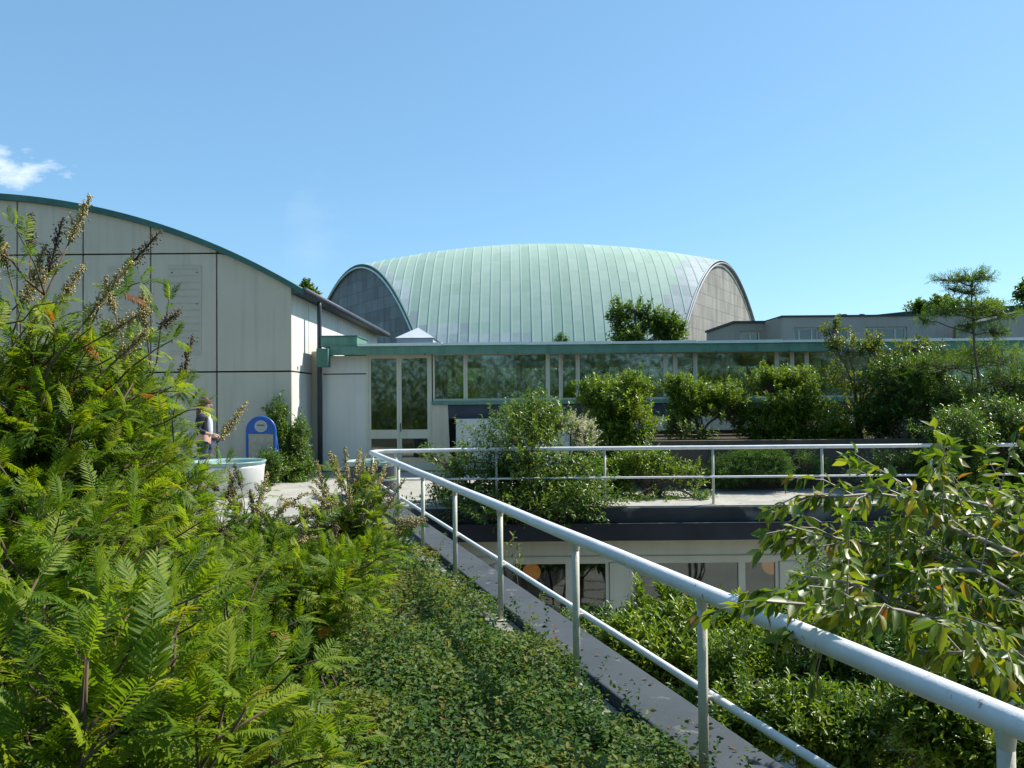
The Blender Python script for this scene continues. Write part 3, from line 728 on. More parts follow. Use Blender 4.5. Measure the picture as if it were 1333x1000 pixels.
cr2 = N_.new('ShaderNodeValToRGB'); e = cr2.color_ramp.elements; e[0].position = .25; e[1].position = .8; e[0].color = (.28, .33, .335, 1); e[1].color = (.45, .495, .50, 1); L_.new(ad2.outputs[0], cr2.inputs[0]); L_.new(cr2.outputs[0], mxn.inputs[2])
L_.new(mxn.outputs[0], p_.inputs['Base Color']); p_.inputs['Roughness'].default_value = .55; p_.inputs['Specular IOR Level'].default_value = .35
ro = hm.build('roof', m_, hall)
at = ro.data.attributes.new('tone', 'FLOAT', 'FACE'); at.data.foreach_set('value', ft)
at = ro.data.attributes.new('bare', 'FLOAT', 'FACE'); at.data.foreach_set('value', fbare)
# faint horizontal sheet laps on the roof
# arched end walls with their cladding tiles
def endmat(name, c1, c2, mortar):
    m, nt, p, out = nmat(name); N, L = nt.nodes, nt.links
    t = N.new('ShaderNodeTexCoord'); mp = N.new('ShaderNodeMapping')
    mp.inputs['Rotation'].default_value = (R(90), 0, R(90)) 
    sx = N.new('ShaderNodeSeparateXYZ'); cbx = N.new('ShaderNodeCombineXYZ'); L.new(t.outputs['Object'], sx.inputs[0])
    L.new(sx.outputs[1], cbx.inputs[0]); L.new(sx.outputs[2], cbx.inputs[1])
    b = N.new('ShaderNodeTexBrick'); b.inputs['Scale'].default_value = 1.0; b.inputs['Brick Width'].default_value = 2.1; b.inputs['Row Height'].default_value = 1.05
    b.inputs['Mortar Size'].default_value = .028; b.inputs['Color1'].default_value = (*c1, 1); b.inputs['Color2'].default_value = (*c2, 1); b.inputs['Mortar'].default_value = (*mortar, 1)
    L.new(cbx.outputs[0], b.inputs['Vector'])
    n = N.new('ShaderNodeTexNoise'); n.inputs['Scale'].default_value = .8; n.inputs['Detail'].default_value = 9
    mp2 = N.new('ShaderNodeMapping'); mp2.inputs['Scale'].default_value = (1.5, 1.5, .35); L.new(t.outputs['Object'], mp2.inputs[0]); L.new(mp2.outputs[0], n.inputs['Vector'])
    mr = N.new('ShaderNodeMapRange'); mr.inputs[1].default_value = .25; mr.inputs[2].default_value = .75; mr.inputs[3].default_value = .62; mr.inputs[4].default_value = 1.25
    L.new(n.outputs[0], mr.inputs[0])
    mu = N.new('ShaderNodeMixRGB'); mu.blend_type = 'MULTIPLY'; mu.inputs[0].default_value = 1; L.new(b.outputs[0], mu.inputs[1])
    cc = N.new('ShaderNodeCombineXYZ'); [L.new(mr.outputs[0], cc.inputs[k]) for k in range(3)]
    L.new(cc.outputs[0], mu.inputs[2]); L.new(mu.outputs[0], p.inputs['Base Color']); p.inputs['Roughness'].default_value = .85
    return m
ME_L = endmat('end_tiles_shaded', (.17, .18, .185), (.25, .26, .265), (.14, .145, .15))  # left end's shade put into a darker, bluer copy of the tiles
ME_R = endmat('end_tiles_sunlit', (.27, .26, .225), (.32, .305, .27), (.17, .165, .145))  # paler, warmer copy of the tiles for the sunlit right end
for fx, mat, inn in ((hXL, ME_L, .12), (hXR, ME_R, -.12)):
    yv = np.linspace(60, 90, 49)
    top = [(fx(y) + inn, y, max(hz(fx(y), y) - .06, 0)) for y in yv]; bot = [(fx(y) + inn, y, -.5) for y in yv]
    m = MB(); n = len(yv)
    back = [(p[0] + inn, p[1], p[2]) for p in top + bot]
    m.add(top + bot + back, [(i, i + 1, n + i + 1, n + i) for i in range(n - 1)] + [(2 * n + i + 1, 2 * n + i, 3 * n + i, 3 * n + i + 1) for i in range(n - 1)] +
          [(i + 1, i, 2 * n + i, 2 * n + i + 1) for i in range(n - 1)])
    m.build('end_wall', mat, hall)
    sgn = -1 if fx is hXL else 1
    e1, e2 = MB(), MB()
    pts = [np.array((fx(y), y, hz(fx(y), y))) for y in yv]
    e1.tube([p + (sgn * .05, 0, .02) for p in pts], .10 if sgn < 0 else .055, 6)
    e1.build('roof_edge', M['patina_dark'] if sgn < 0 else M['lead'], hall)
    e2.tube([p + (sgn * .14, -.0, -.2) for p in pts], .085 if sgn < 0 else .06, 6)
    e2.build('edge_trim', M['flash_white'] if sgn < 0 else M['frame_grey'], hall)
m = MB(); m.box(-5.6, 11.6, 60.1, 60.4, -1, ZB - .01); m.build('front_wall', M['grey_concrete'], hall)

# ------------------------------------------------------------------ grey buildings on the right, and the dark roof behind
FB = 40.0
fbd = thing('concrete_building', 'long grey concrete building with a flat roof right of the hall', 'building', (20, FB, 0))
zfb = W(1100, 412.5, FB)[2]
holes = [(1033, 1066, 426), (1084, 1106, 426), (1126, 1181, 425), (1240, 1275, 427)]
xa, xz = W(1019, 430, FB)[0], 38.0
m = MB()
edges = sorted([xa] + [W(p, 430, FB)[0] for h in holes for p in h[:2]] + [xz])
zh1, zh0 = W(1150, 425.5, FB)[2], 2.2
for k in range(0, len(edges) - 1, 2): m.box(edges[k], edges[k + 1], FB, FB + .4, -.5, zfb)
for k in range(1, len(edges) - 1, 2): m.box(edges[k], edges[k + 1], FB + .001, FB + .399, zh1, zfb - .001); m.box(edges[k], edges[k + 1], FB + .001, FB + .399, -.5, zh0)
m.box(xa, xa + .4, FB + .401, FB + 14, -.5, zfb); m.box(xa + .41, xz, FB + 5, FB + 5.2, -.5, zfb - .2)
m.build('wall', M['grey_concrete'], fbd)
m = MB(); m.box(xa - .06, xz, FB - .06, FB + 14, zfb + .001, zfb + .09); m.build('roof', M['dark_roof'], fbd)
for a, b in zip(edges[1:-1:2], edges[2:-1:2]):
    m = MB(); framebox(m, a, b, zh0 + .001, zh1 - .001, FB + .12, FB + .2, .09)
    if b - a > 1: m.box(a + (b - a) * .22, a + (b - a) * .22 + .07, FB + .125, FB + .195, zh0 + .09, zh1 - .09); m.box(a + (b - a) * .72, a + (b - a) * .72 + .07, FB + .125, FB + .195, zh0 + .09, zh1 - .09)
    w = m.build('window', M['frame_grey'], fbd)
    m = MB(); m.box(a + .091, b - .091, FB + .15, FB + .165, zh0 + .092, zh1 - .092); m.build('pane', M['dark_glass'], w)
for px in (1099, 1122):
    p = W(px, 410, 43); m = MB(); m.lathe((p[0], p[1], zfb + .09), [(.0, .0), (.16, .0), (.16, .18), (.2, .2), (.14, .34), (0, .36)], 12); m.build('roof_vent', M['dark_roof'], fbd)
ann = thing('annexe_building', 'low dark-framed annexe with one window beside the right arch of the hall', 'building', (W(975, 430, 42)[0], 42, 0))
A0, A1 = W(956, 430, 42)[0], W(995, 430, 42)[0]; az1 = W(970, 421, 42)[2]
wz1, wz0 = W(975, 431, 42)[2], 2.4
h0, h1 = W(963, 430, 42)[0], W(990, 430, 42)[0]
m = MB(); m.box(A0, h0, 42, 42.3, -.5, az1); m.box(h1, A1, 42, 42.3, -.5, az1); m.box(h0, h1, 42.001, 42.299, wz1, az1 - .001); m.box(h0, h1, 42.001, 42.299, -.5, wz0); m.box(A0, A0 + .2, 42.301, 48, -.5, az1)
m.prism([(A1 + .001, 42), (xa - .002, 40.3), (xa - .002, 40.7), (A1 + .001, 42.4)], -.5, az1 + .01, 'z')
m.add([(A1, 42.0, az1 + .011), (xa - .002, 40.3, az1 + .011), (xa - .002, 40.3, zfb + .05), (A1, 42.4, az1 + .011), (xa - .002, 40.7, az1 + .011), (xa - .002, 40.7, zfb + .05)], [(0, 1, 2), (3, 5, 4), (0, 2, 5, 3)])
m.build('wall', M['tan_concrete'], ann)
m = MB(); m.box(A0 - .1, A1 + .05, 41.9, 48, az1 + .001, az1 + .12); m.build('roof', M['dark_roof'], ann)
m = MB(); framebox(m, h0, h1, wz0, wz1, 42.1, 42.2, .1); m.box((h0 + h1) / 2 - .05, (h0 + h1) / 2 + .05, 42.1, 42.2, wz0 + .1, wz1 - .1); w = m.build('window', M['white_wall'], ann)
m = MB(); m.box(h0 + .101, h1 - .101, 42.13, 42.15, wz0 + .101, wz1 - .101); m.build('pane', M['dark_glass'], w)
drb = thing('dark_roofed_building', 'building with a dark sloping roof rising behind the grey concrete one', 'building', (30, 60, 0))
q = [W(1128, 411, 60), W(1180, 405.5, 60), W(1262, 401, 60), W(1333, 397, 60), W(1500, 388, 60)]
m = MB(); m.prism([(p[0], p[2]) for p in q] + [(q[-1][0], 3), (q[0][0], 3)], 60, 72, 'y'); m.build('roof', M['dark_roof'], drb)
m = MB(); m.box(q[0][0] + .3, q[-1][0] - .3, 60.3, 71.5, -3, 2.99); m.build('wall', M['grey_concrete'], drb)
rgt = thing('side_building', 'concrete building whose sloping parapet rises at the right edge of the view', 'building', (24, 38, 0))
q = [W(1283, 421, 37), W(1333, 407.5, 37), W(1480, 390, 37)]
m = MB(); m.prism([(p[0], p[2]) for p in q] + [(q[-1][0], -.5), (q[0][0], -.5)], 37, 39.5, 'y'); m.build('wall', M['grey_concrete'], rgt)
m = MB(); m.prism([(p[0] - .05, p[2] + .001) for p in q] + [(p[0] - .05, p[2] + .12) for p in q[::-1]], 36.95, 39.55, 'y'); m.build('parapet', M['dark_roof'], rgt)

# ------------------------------------------------------------------ raised planter of brown wall on the far terrace
bx0 = W(838, 600, 15)[0]
zp = W(1100, 572, 15)[2]
rbm = MB(); rbm.box(bx0, 14, 15.0, 15.18, .001, zp); rbm.box(bx0, bx0 + .18, 15.181, 17.6, .001, zp); rbm.box(bx0 + .181, 14, 17.42, 17.6, .001, zp)
rbt = thing('raised_planter', 'long brown retaining wall of a raised planting bed behind the far railing', 'planter', (bx0, 15, 0))
rbm.build('wall', M['brown_wall'], rbt, bevel=.01)
s = MB(); s.box(bx0 + .182, 14, 15.182, 17.41, .002, zp - .05); s.build('soil', M['soil'], rbt)

# ------------------------------------------------------------------ round pots, sign, person
def drum(cx, cy, r, h, label, mat='pot_white'):
    t = thing('round_planter', label, 'planter', (cx, cy, 0), 'round tub planters')
    m = MB(); m.lathe((cx, cy, 0), [(r * .9, .0), (r * .93, .012), (r * .985, h * .86), (r * 1.0, h * .92), (r * .97, h * .925), (r * .90, h * .90), (r * .88, .1), (0, .1)], 48); m.build('tub', M[mat], t, True)
    m = MB(); m.lathe((cx, cy, 0), [(r * .95, h * .80), (r * 1.0, h * .97), (r * 1.03, h * 1.02), (r * 1.03, h * 1.05), (r * .98, h * 1.05), (r * .94, h * .98), (r * .86, h * .55), (0, h * .53)], 48); m.build('liner', M['pot_green'], t, True)
    return t
p1 = W(296, 648, 14.6); drum(p1[0], 14.6, .66, .60, 'large white round tub with a green liner by the person and the blue sign')
p2 = W(484, 640, 14.4); drum(p2[0], 14.4, .46, .60, 'smaller round tub, coloured dark as if shaded, with a green rim behind the corner of the railings', 'navy_metal')  # shade on this tub is put into its navy colour

sg0 = W(340, 600, 16.6)
sx, sy = sg0[0], 16.6
sgt = thing('pavement_sign', 'blue arch-topped pavement sign leaning by the pale wall', 'sign', (sx, sy, 0))
hw_, zt_ = .29, W(340, 543, 16.6)[2]
za_ = zt_ - hw_
P = [(sx - hw_, sy, 0.02), (sx - hw_, sy, za_ * .5), (sx - hw_, sy, za_)] + [(sx - hw_ * math.cos(a), sy, za_ + hw_ * math.sin(a)) for a in np.linspace(.2, math.pi - .2, 13)] + [(sx + hw_, sy, za_), (sx + hw_, sy, za_ * .5), (sx + hw_, sy, .02)]
m = MB(); m.tube(P, .028, 10); m.tube([(sx - hw_, sy + .02, .3), (sx + hw_, sy + .02, .3)], .018, 8); m.tube([(sx - hw_, sy + .02, za_ - .05), (sx - hw_, sy + .55, .02)], .018, 8); m.tube([(sx + hw_, sy + .02, za_ - .05), (sx + hw_, sy + .55, .02)], .018, 8)
m.build('frame', M['blue_paint'], sgt, True)
hd = MB(); hd.prism([(sx - hw_ + .02, za_ - .06)] + [(sx + hw_ - .02, za_ - .06)] + [(sx + (hw_ - .02) * math.cos(a), za_ + (hw_ - .02) * math.sin(a)) for a in np.linspace(0, math.pi, 17)], sy - .012, sy + .012, 'y')
hdo = hd.build('header', M['blue_paint'], sgt)
em = MB()
def disc(cx, cz, a, b, y0, y1, mi=0, n=24): em.prism([(cx + a * math.cos(2 * math.pi * k / n), cz + b * math.sin(2 * math.pi * k / n)) for k in range(n)], y0, y1, 'y', mi)
disc(sx, za_ + .10, .13, .12, sy - .018, sy - .0121, 0); disc(sx, za_ + .10, .108, .098, sy - .022, sy - .0181, 1)
em.box(sx - .075, sx + .075, sy - .026, sy - .0221, za_ + .105, za_ + .135, 2); em.box(sx - .06, sx + .06, sy - .026, sy - .0221, za_ + .06, za_ + .08, 0); em.box(sx - .05, sx + .045, sy - .026, sy - .0221, za_ + .155, za_ + .17, 0)
em.build('emblem', [M['frame_grey'], M['sign_cream'], M['sign_brown']], hdo)
pn = MB(); pn.box(sx - hw_ + .035, sx + hw_ - .035, sy - .010, sy + .010, .34, za_ - .07)
pno = pn.build('panel', M['sign_panel'], sgt)
pc = MB(); prg = random.Random(4)
for r_ in range(4):
    for c_ in range(3):
        cx_, cz_ = sx - .15 + .15 * c_, .45 + .155 * r_
        w_, h_ = prg.uniform(.03, .055), prg.uniform(.035, .06); pc.box(cx_ - w_, cx_ + w_, sy - .014, sy - .0101, cz_ - h_, cz_ + h_, prg.randint(0, 1))
pc.build('pictures', [M['sign_brown'], M['sign_cream'], M['blue_paint']], pno)

def skinned(name, nodes, edges, mat, parent, sub=2, root=0):
    o = np.array(parent.location) if parent else np.zeros(3)
    if parent and parent.parent: o = o + np.array(parent.parent.location)
    me = bpy.data.meshes.new(name)
    me.from_pydata([tuple(np.array(n[0]) - o) for n in nodes], edges, [])
    ob = bpy.data.objects.new(name, me); COL.objects.link(ob); ob.parent = parent
    me.materials.append(mat)
    sk_ = ob.modifiers.new('skin', 'SKIN'); sk_.use_smooth_shade = True
    if not me.skin_vertices: 
        bpy.context.view_layer.objects.active = ob
    for i, n in enumerate(nodes):
        v = me.skin_vertices[0].data[i]; v.radius = (n[1], n[2] if len(n) > 2 else n[1]); v.use_root = (i == root)
    s_ = ob.modifiers.new('sub', 'SUBSURF'); s_.levels = sub; s_.render_levels = sub
    return ob
# person standing beyond the tub, turned to the right, one forearm forward
pp = W(266, 600, 15.7); X0, Y0 = pp[0], 15.7
per = thing('person', 'person with long auburn hair in a dark jacket standing behind the large round tub', 'person', (X0, Y0, 0))
def q_(x, y, z): return (X0 + x, Y0 + y, z)
hz_ = W(272, 529, 15.7)[2] - 1.56          # offset so that the head sits where the photo has it
S_ = (1.56 + hz_) / 1.56
def N_b(x, y, z, r, r2=None): return (q_(x, y, z * S_), r, r2 or r)
body = [N_b(0, 0, .96, .135, .15), N_b(.0, 0, 1.12, .115, .145), N_b(-.02, 0, 1.30, .12, .165), N_b(.0, 0, 1.40, .06, .08), N_b(.03, 0, 1.48, .05), N_b(.055, 0, 1.57, .078, .07), N_b(.05, 0, 1.66, .07, .068),
        N_b(-.0, -.165, 1.355, .052), N_b(-.05, -.22, 1.12, .042), N_b(.17, -.21, 1.04, .034), N_b(.235, -.20, 1.035, .03),
        N_b(-.0, .165, 1.355, .052), N_b(-.06, .23, 1.12, .042), N_b(.12, .22, .98, .034), N_b(.18, .21, .96, .03),
        N_b(.01, -.09, .88, .095), N_b(.03, -.10, .50, .062), N_b(.0, -.10, .09, .04), N_b(.15, -.11, .035, .035),
        N_b(.01, .09, .88, .095), N_b(.0, .10, .50, .062), N_b(-.05, .10, .09, .04), N_b(.10, .11, .035, .035)]
be = [(0, 1), (1, 2), (2, 3), (3, 4), (4, 5), (5, 6), (3, 7), (7, 8), (8, 9), (9, 10), (3, 11), (11, 12), (12, 13), (13, 14), (0, 15), (15, 16), (16, 17), (17, 18), (0, 19), (19, 20), (20, 21), (21, 22)]
skinned('body', body, be, M['skin'], per)
tors = [N_b(0, 0, .93, .15, .165), N_b(0, 0, 1.12, .135, .16), N_b(-.02, 0, 1.30, .14, .18), N_b(-.005, 0, 1.425, .105, .135), N_b(0, -.175, 1.37, .095), N_b(-.05, -.225, 1.12, .066), N_b(.13, -.21, 1.055, .048), N_b(0, .175, 1.37, .095), N_b(-.06, .235, 1.12, .066), N_b(.08, .22, 1.01, .048)]
jk = skinned('jacket', tors, [(0, 1), (1, 2), (2, 3), (3, 4), (4, 5), (5, 6), (3, 7), (7, 8), (8, 9)], M['jacket'], per)
skinned('trousers', [N_b(0, 0, .95, .145, .16), N_b(.01, -.09, .86, .11), N_b(.03, -.10, .5, .078), N_b(.0, -.10, .08, .062), N_b(.01, .09, .86, .11), N_b(.0, .10, .5, .078), N_b(-.05, .10, .08, .062)],
        [(0, 1), (1, 2), (2, 3), (0, 4), (4, 5), (5, 6)], M['jeans'], per)
skinned('shirt', [N_b(.075, 0, .97, .09, .10), N_b(.07, 0, 1.15, .09, .10), N_b(.07, 0, 1.32, .085, .10), N_b(.035, 0, 1.43, .055, .06)], [(0, 1), (1, 2), (2, 3)], M['shirt'], per)
hm_ = MB()
def egg(cx, cy, cz, a, b, c, sq=0.0, n=14, mm=20):
    V = [q_(cx + a * math.sin(t) * math.cos(u), cy + b * math.sin(t) * math.sin(u), (cz + c * math.cos(t)) * S_) for t in np.linspace(.02, math.pi - .02, n) for u in np.linspace(0, 2 * math.pi, mm, endpoint=False)]
    hm_.add(V, [(r * mm + k, (r + 1) * mm + k, (r + 1) * mm + (k + 1) % mm, r * mm + (k + 1) % mm) for r in range(n - 1) for k in range(mm)] + [tuple(range(mm)), tuple((n - 1) * mm + k for k in range(mm))[::-1]])
egg(.020, 0, 1.635, .100, .090, .105)
hm_.tube([q_(-.01, 0, 1.66 * S_), q_(-.045, 0, 1.58 * S_), q_(-.065, 0, 1.48 * S_), q_(-.085, 0, 1.38 * S_), q_(-.09, 0, 1.29 * S_)], [.07, .088, .085, .07, .03], 16)
hm_.build('hair', M['hair'], per, True)
m = MB()
for s in (-1, 1):
    m.lathe(q_(.118, s * .032, 1.60 * S_), [(0, -.009), (.009, 0), (0, .009)], 8)
m.build('eyes', M['eye'], per)
m = MB(); m.tube([q_(.125, 0, 1.60 * S_), q_(.155, 0, 1.56 * S_), q_(.13, 0, 1.548 * S_)], [.010, .015, .010], 8); m.build('nose', M['skin'], per, True)
m = MB(); m.tube([q_(.125, -.022, 1.52 * S_), q_(.134, 0, 1.522 * S_), q_(.125, .022, 1.52 * S_)], [.004, .008, .004], 8); m.build('mouth', M['lip'], per, True)
for side, hx in ((-1, (.235, -.20, 1.035)), (1, (.18, .21, .96))):
    hn = [N_b(hx[0] - .01, hx[1], hx[2], .026, .02), N_b(hx[0] + .05, hx[1], hx[2] - .004, .036, .016)]
    he = [(0, 1)]
    for f, (dy, ln) in enumerate(((-.030, .062), (-.010, .072), (.010, .068), (.029, .052))):
        b0 = len(hn)
        hn += [N_b(hx[0] + .085, hx[1] + dy, hx[2] - .006, .0095), N_b(hx[0] + .085 + ln * .5, hx[1] + dy, hx[2] - .02, .0085), N_b(hx[0] + .085 + ln * .8, hx[1] + dy * .9, hx[2] - .048, .0075)]
        he += [(1, b0), (b0, b0 + 1), (b0 + 1, b0 + 2)]
    b0 = len(hn); hn += [N_b(hx[0] + .03, hx[1] - side * .036, hx[2] + .005, .011), N_b(hx[0] + .07, hx[1] - side * .05, hx[2] + .0, .0095)]
    he += [(0, b0), (b0, b0 + 1)]
    skinned('hand', hn, he, M['skin'], per, 1)

# ------------------------------------------------------------------ plants
def LB(px, py, d, rx, ry, w=None, dr=None):
    k = d / F
    return (W(px, py, d), np.array((rx * k, dr if dr else (rx + ry) * .5 * k, ry * k)), w if w else rx * ry)
def foot(px, d, z=0.0):
    p = W(px, 600, d); return np.array((p[0], d, z))

# shrubs of the far terrace
leafy('terrace_shrub', 'broad loose green shrub spilling over the terrace edge through the far railing', 'shrub', foot(680, 13.5), [LB(690, 590, 13.4, 72, 62), LB(612, 618, 13.4, 58, 44), LB(752, 632, 13.3, 50, 42), LB(702, 545, 13.5, 34, 30),
      LB(645, 660, 12.75, 75, 20), LB(740, 655, 12.8, 62, 28), LB(585, 605, 13.6, 38, 22)], 2600, .078, .42, 'mid', 9, .24, gap=-.45, droop=.35, tone0=.5, branches=26)
leafy('terrace_shrub', 'upright dense shrub with yellowish tips left of the brown planter wall', 'shrub', foot(800, 15.6), [LB(802, 525, 15.6, 38, 34), LB(790, 580, 15.6, 42, 48), LB(826, 560, 15.5, 24, 50), LB(770, 515, 15.6, 18, 20), LB(822, 505, 15.7, 18, 18)], 1900, .078, .42, 'bright', 9, .2, gap=-.5, tone0=.42, upw=.9, branches=18)
leafy('terrace_shrub', 'dark bushy shrub of two rounded heads left of the tallest shrub behind the far railing', 'shrub', foot(915, 16.3, zp - .06), [LB(897, 522, 16.3, 27, 28), LB(945, 535, 16.3, 30, 34), LB(915, 560, 16.1, 46, 28), LB(880, 505, 16.3, 12, 12)], 1800, .076, .42, 'bright', 9, .2, gap=-.45, tone0=.44, upw=.8, branches=18)
leafy('terrace_shrub', 'largest rounded dark green shrub growing in the raised brown planter', 'shrub', foot(1030, 16.3, zp - .06), [LB(1022, 520, 16.3, 46, 34), LB(1002, 560, 16.2, 32, 32), LB(1062, 555, 16.2, 42, 32), LB(1088, 572, 16, 25, 18), LB(1040, 500, 16.4, 24, 20), LB(1000, 503, 16.4, 20, 18)], 2600, .074, .42, 'bright', 9, .2, gap=-.5, tone0=.46, upw=.8, branches=22)
leafy('low_shrub', 'low light green shrub behind the lower rail left of the juniper', 'shrub', foot(845, 14.2), [LB(842, 612, 14.2, 40, 28), LB(885, 628, 14.0, 30, 20), LB(800, 625, 14.2, 28, 26), LB(765, 640, 14.1, 20, 16)], 1100, .065, .45, 'bright', 8, .17, gap=-.5, tone0=.45, branches=12)
leafy('low_shrub', 'low green plants spreading over the terrace paving below the light green shrub', 'plant', foot(860, 13.7), [LB(850, 650, 13.6, 45, 8), LB(905, 648, 13.6, 28, 7), LB(815, 655, 13.5, 25, 7)], 200, .06, .45, 'mid', 7, .12, gap=-1.2, tone0=.45, branches=4)
leafy('spiraea', 'arching shrub covered with creamy white blossom in front of the white panel', 'shrub', foot(735, 14.8), [LB(722, 552, 14.8, 28, 9), LB(748, 556, 14.8, 24, 12), LB(762, 575, 14.7, 14, 22), LB(700, 560, 14.8, 16, 8)], 330, .035, .7, 'blossom', 14, .26, gap=-.6, tone0=.5, droop=.3, branches=16)
leafy('juniper', 'spreading feathery juniper draped over the brown planter wall', 'shrub', foot(985, 15.05, .3), [LB(965, 606, 14.7, 40, 9), LB(1012, 598, 14.7, 46, 9), LB(1046, 608, 14.7, 28, 8), LB(948, 620, 14.6, 26, 8), LB(985, 596, 14.8, 40, 7), LB(1000, 612, 14.5, 40, 7)], 2200, .06, .16, 'juniper', 12, .22, gap=-.7, tone0=.45, upw=.15, droop=.1, branches=26)
leafy('sapling', 'thin sapling with sparse yellow-green leaves reaching above the copper fascia', 'tree', foot(1118, 16.0, zp - .06), [LB(1083, 430, 16, 12, 10), LB(1102, 455, 16, 20, 14), LB(1112, 488, 16, 34, 22), LB(1142, 470, 16, 18, 14), LB(1150, 500, 16, 26, 16), LB(1122, 530, 16, 28, 16), LB(1135, 448, 16, 10, 8), LB(1195, 452, 16, 22, 7), LB(1120, 560, 16, 16, 14)], 520, .085, .42, 'yellowy', 7, .2, gap=-.7, tone0=.5, branches=7, trunk=.022, droop=.25)
leafy('terrace_shrub', 'tall shadowy shrub with pale tips between the sapling and the slender conifer', 'shrub', foot(1180, 15.2, zp - .06), [LB(1168, 500, 15.4, 30, 36), LB(1195, 545, 15.3, 46, 60), LB(1165, 570, 15.3, 28, 40), LB(1205, 490, 15.4, 28, 26), LB(1235, 530, 15.4, 34, 34), LB(1140, 545, 15.5, 20, 22), LB(1300, 520, 15.3, 44, 30)], 2900, .075, .42, 'deep', 9, .2, gap=-.45, tone0=.45, branches=20)
leafy('terrace_shrub', 'large grey-green shrub growing through the far railing at the right edge', 'shrub', foot(1262, 13.1), [LB(1245, 570, 13.0, 40, 38), LB(1228, 612, 13.6, 44, 38), LB(1300, 592, 13.6, 44, 44), LB(1330, 628, 13.6, 40, 42), LB(1262, 635, 12.75, 30, 26), LB(1320, 560, 13.6, 30, 28), LB(1375, 600, 13.8, 40, 50), LB(1210, 575, 13.7, 26, 34), LB(1300, 545, 13.4, 40, 24), LB(1258, 605, 12.8, 28, 36)], 4200, .064, .42, 'mid', 9, .2, gap=-.5, tone0=.4, branches=26)
leafy('low_shrub', 'small leaved bushy shrub before the brown wall left of the grey-green shrub', 'shrub', foot(1160, 14.0), [LB(1165, 615, 14, 38, 26), LB(1130, 628, 13.9, 26, 18), LB(1195, 618, 13.9, 24, 28)], 620, .05, .42, 'mid', 8, .17, gap=-.5, tone0=.42, branches=14)
leafy('conifer', 'slender tall conifer with flat tiers rising above the pavilion roof', 'tree', foot(1277, 14.6), [LB(1236, 364, 14.6, 24, 5), LB(1264, 362, 14.6, 18, 8), LB(1283, 360, 14.6, 16, 6), LB(1262, 380, 14.6, 15, 8), LB(1240, 376, 14.6, 12, 4), LB(1275, 400, 14.6, 28, 11), LB(1226, 404, 14.6, 22, 8), LB(1308, 408, 14.6, 20, 8), LB(1205, 418, 14.6, 10, 6), LB(1290, 432, 14.6, 22, 8), LB(1262, 425, 14.6, 14, 8)],
      1000, .045, .2, 'conifer', 11, .16, gap=-.75, tone0=.5, upw=.3, trunk=.045, branches=10, mast=W(1266, 356, 14.6), dens=.85, shoots=3)
leafy('soft_tree', 'feathery bright green young tree around the foot of the slender conifer', 'tree', foot(1262, 14.9), [LB(1225, 478, 14.9, 46, 16), LB(1305, 468, 14.9, 42, 16), LB(1240, 508, 14.8, 46, 18), LB(1316, 498, 14.8, 46, 16), LB(1275, 455, 14.9, 30, 10), LB(1320, 525, 14.8, 34, 12), LB(1365, 480, 14.9, 34, 20)],
      1000, .05, .2, 'larch', 11, .2, gap=-.6, tone0=.45, upw=.25, trunk=.03, branches=10, mast=W(1266, 440, 14.9), dens=1.5)
# beyond the roofs
leafy('distant_tree', 'dark leafy tree rising over the pavilion roof in front of the copper vault', 'tree', foot(842, 27, -.5), [LB(805, 415, 27, 10, 17), LB(828, 405, 27, 9, 14), LB(836, 425, 27, 14, 20), LB(858, 422, 27, 13, 17), LB(880, 430, 27, 9, 14), LB(843, 440, 27, 42, 14)], 820, .15, .42, 'mid', 8, .34, gap=-.5, gfreq=1.9, tone0=.42, upw=1.0, trunk=.06, branches=8, shoots=4)
leafy('distant_shrub', 'tip of a small plant just showing above the pavilion roof edge', 'shrub', foot(731, 24, -.5), [LB(731, 446, 24, 7, 7)], 30, .10, .4, 'deep', 6, .2, gap=-2, branches=2, trunk=.02)
leafy('distant_tree', 'tiny dark treetop showing over the eave of the arched building', 'tree', foot(400, 62, -3), [LB(400, 379, 62, 4, 8), LB(404, 388, 62, 9, 6)], 90, .4, .4, 'deep', 7, .6, gap=-2, upw=1.0, trunk=.1, branches=3)
leafy('distant_tree', 'leafy treetop at the right edge beyond the dark roof', 'tree', foot(1345, 50, -3), [LB(1340, 392, 50, 13, 12), LB(1336, 380, 50, 6, 9), LB(1360, 385, 50, 18, 20)], 200, .3, .45, 'mid', 8, .6, gap=-.8, trunk=.12, branches=5)
leafy('distant_tree', 'low bank of foliage showing over the concrete roof near the slender conifer', 'tree', foot(1240, 55, -3), [LB(1195, 404, 55, 14, 5), LB(1230, 399, 55, 24, 7), LB(1280, 402, 55, 22, 6)], 260, .3, .45, 'mid', 8, .6, gap=-.8, trunk=.12, branches=5)
for px, lab in ((700, 'bushy tree seen through the pavilion windows left of the dark treetop'), (960, 'bushy tree seen through the middle pavilion windows'), (1200, 'bushy tree seen through the right pavilion windows'), (560, 'bushy tree seen through the pavilion windows beside the door')):
    leafy('garden_tree', lab, 'tree', foot(px, 28, -1), [LB(px - 60, 478, 28, 75, 18, dr=1.4), LB(px + 70, 480, 28, 85, 17, dr=1.4), LB(px, 504, 27.4, 125, 26, dr=1.2)], 3000, .14, .45, 'mid', 8, .3, shoots=0, gap=-.3, gfreq=1.2, tone0=.45, trunk=.08, branches=8)

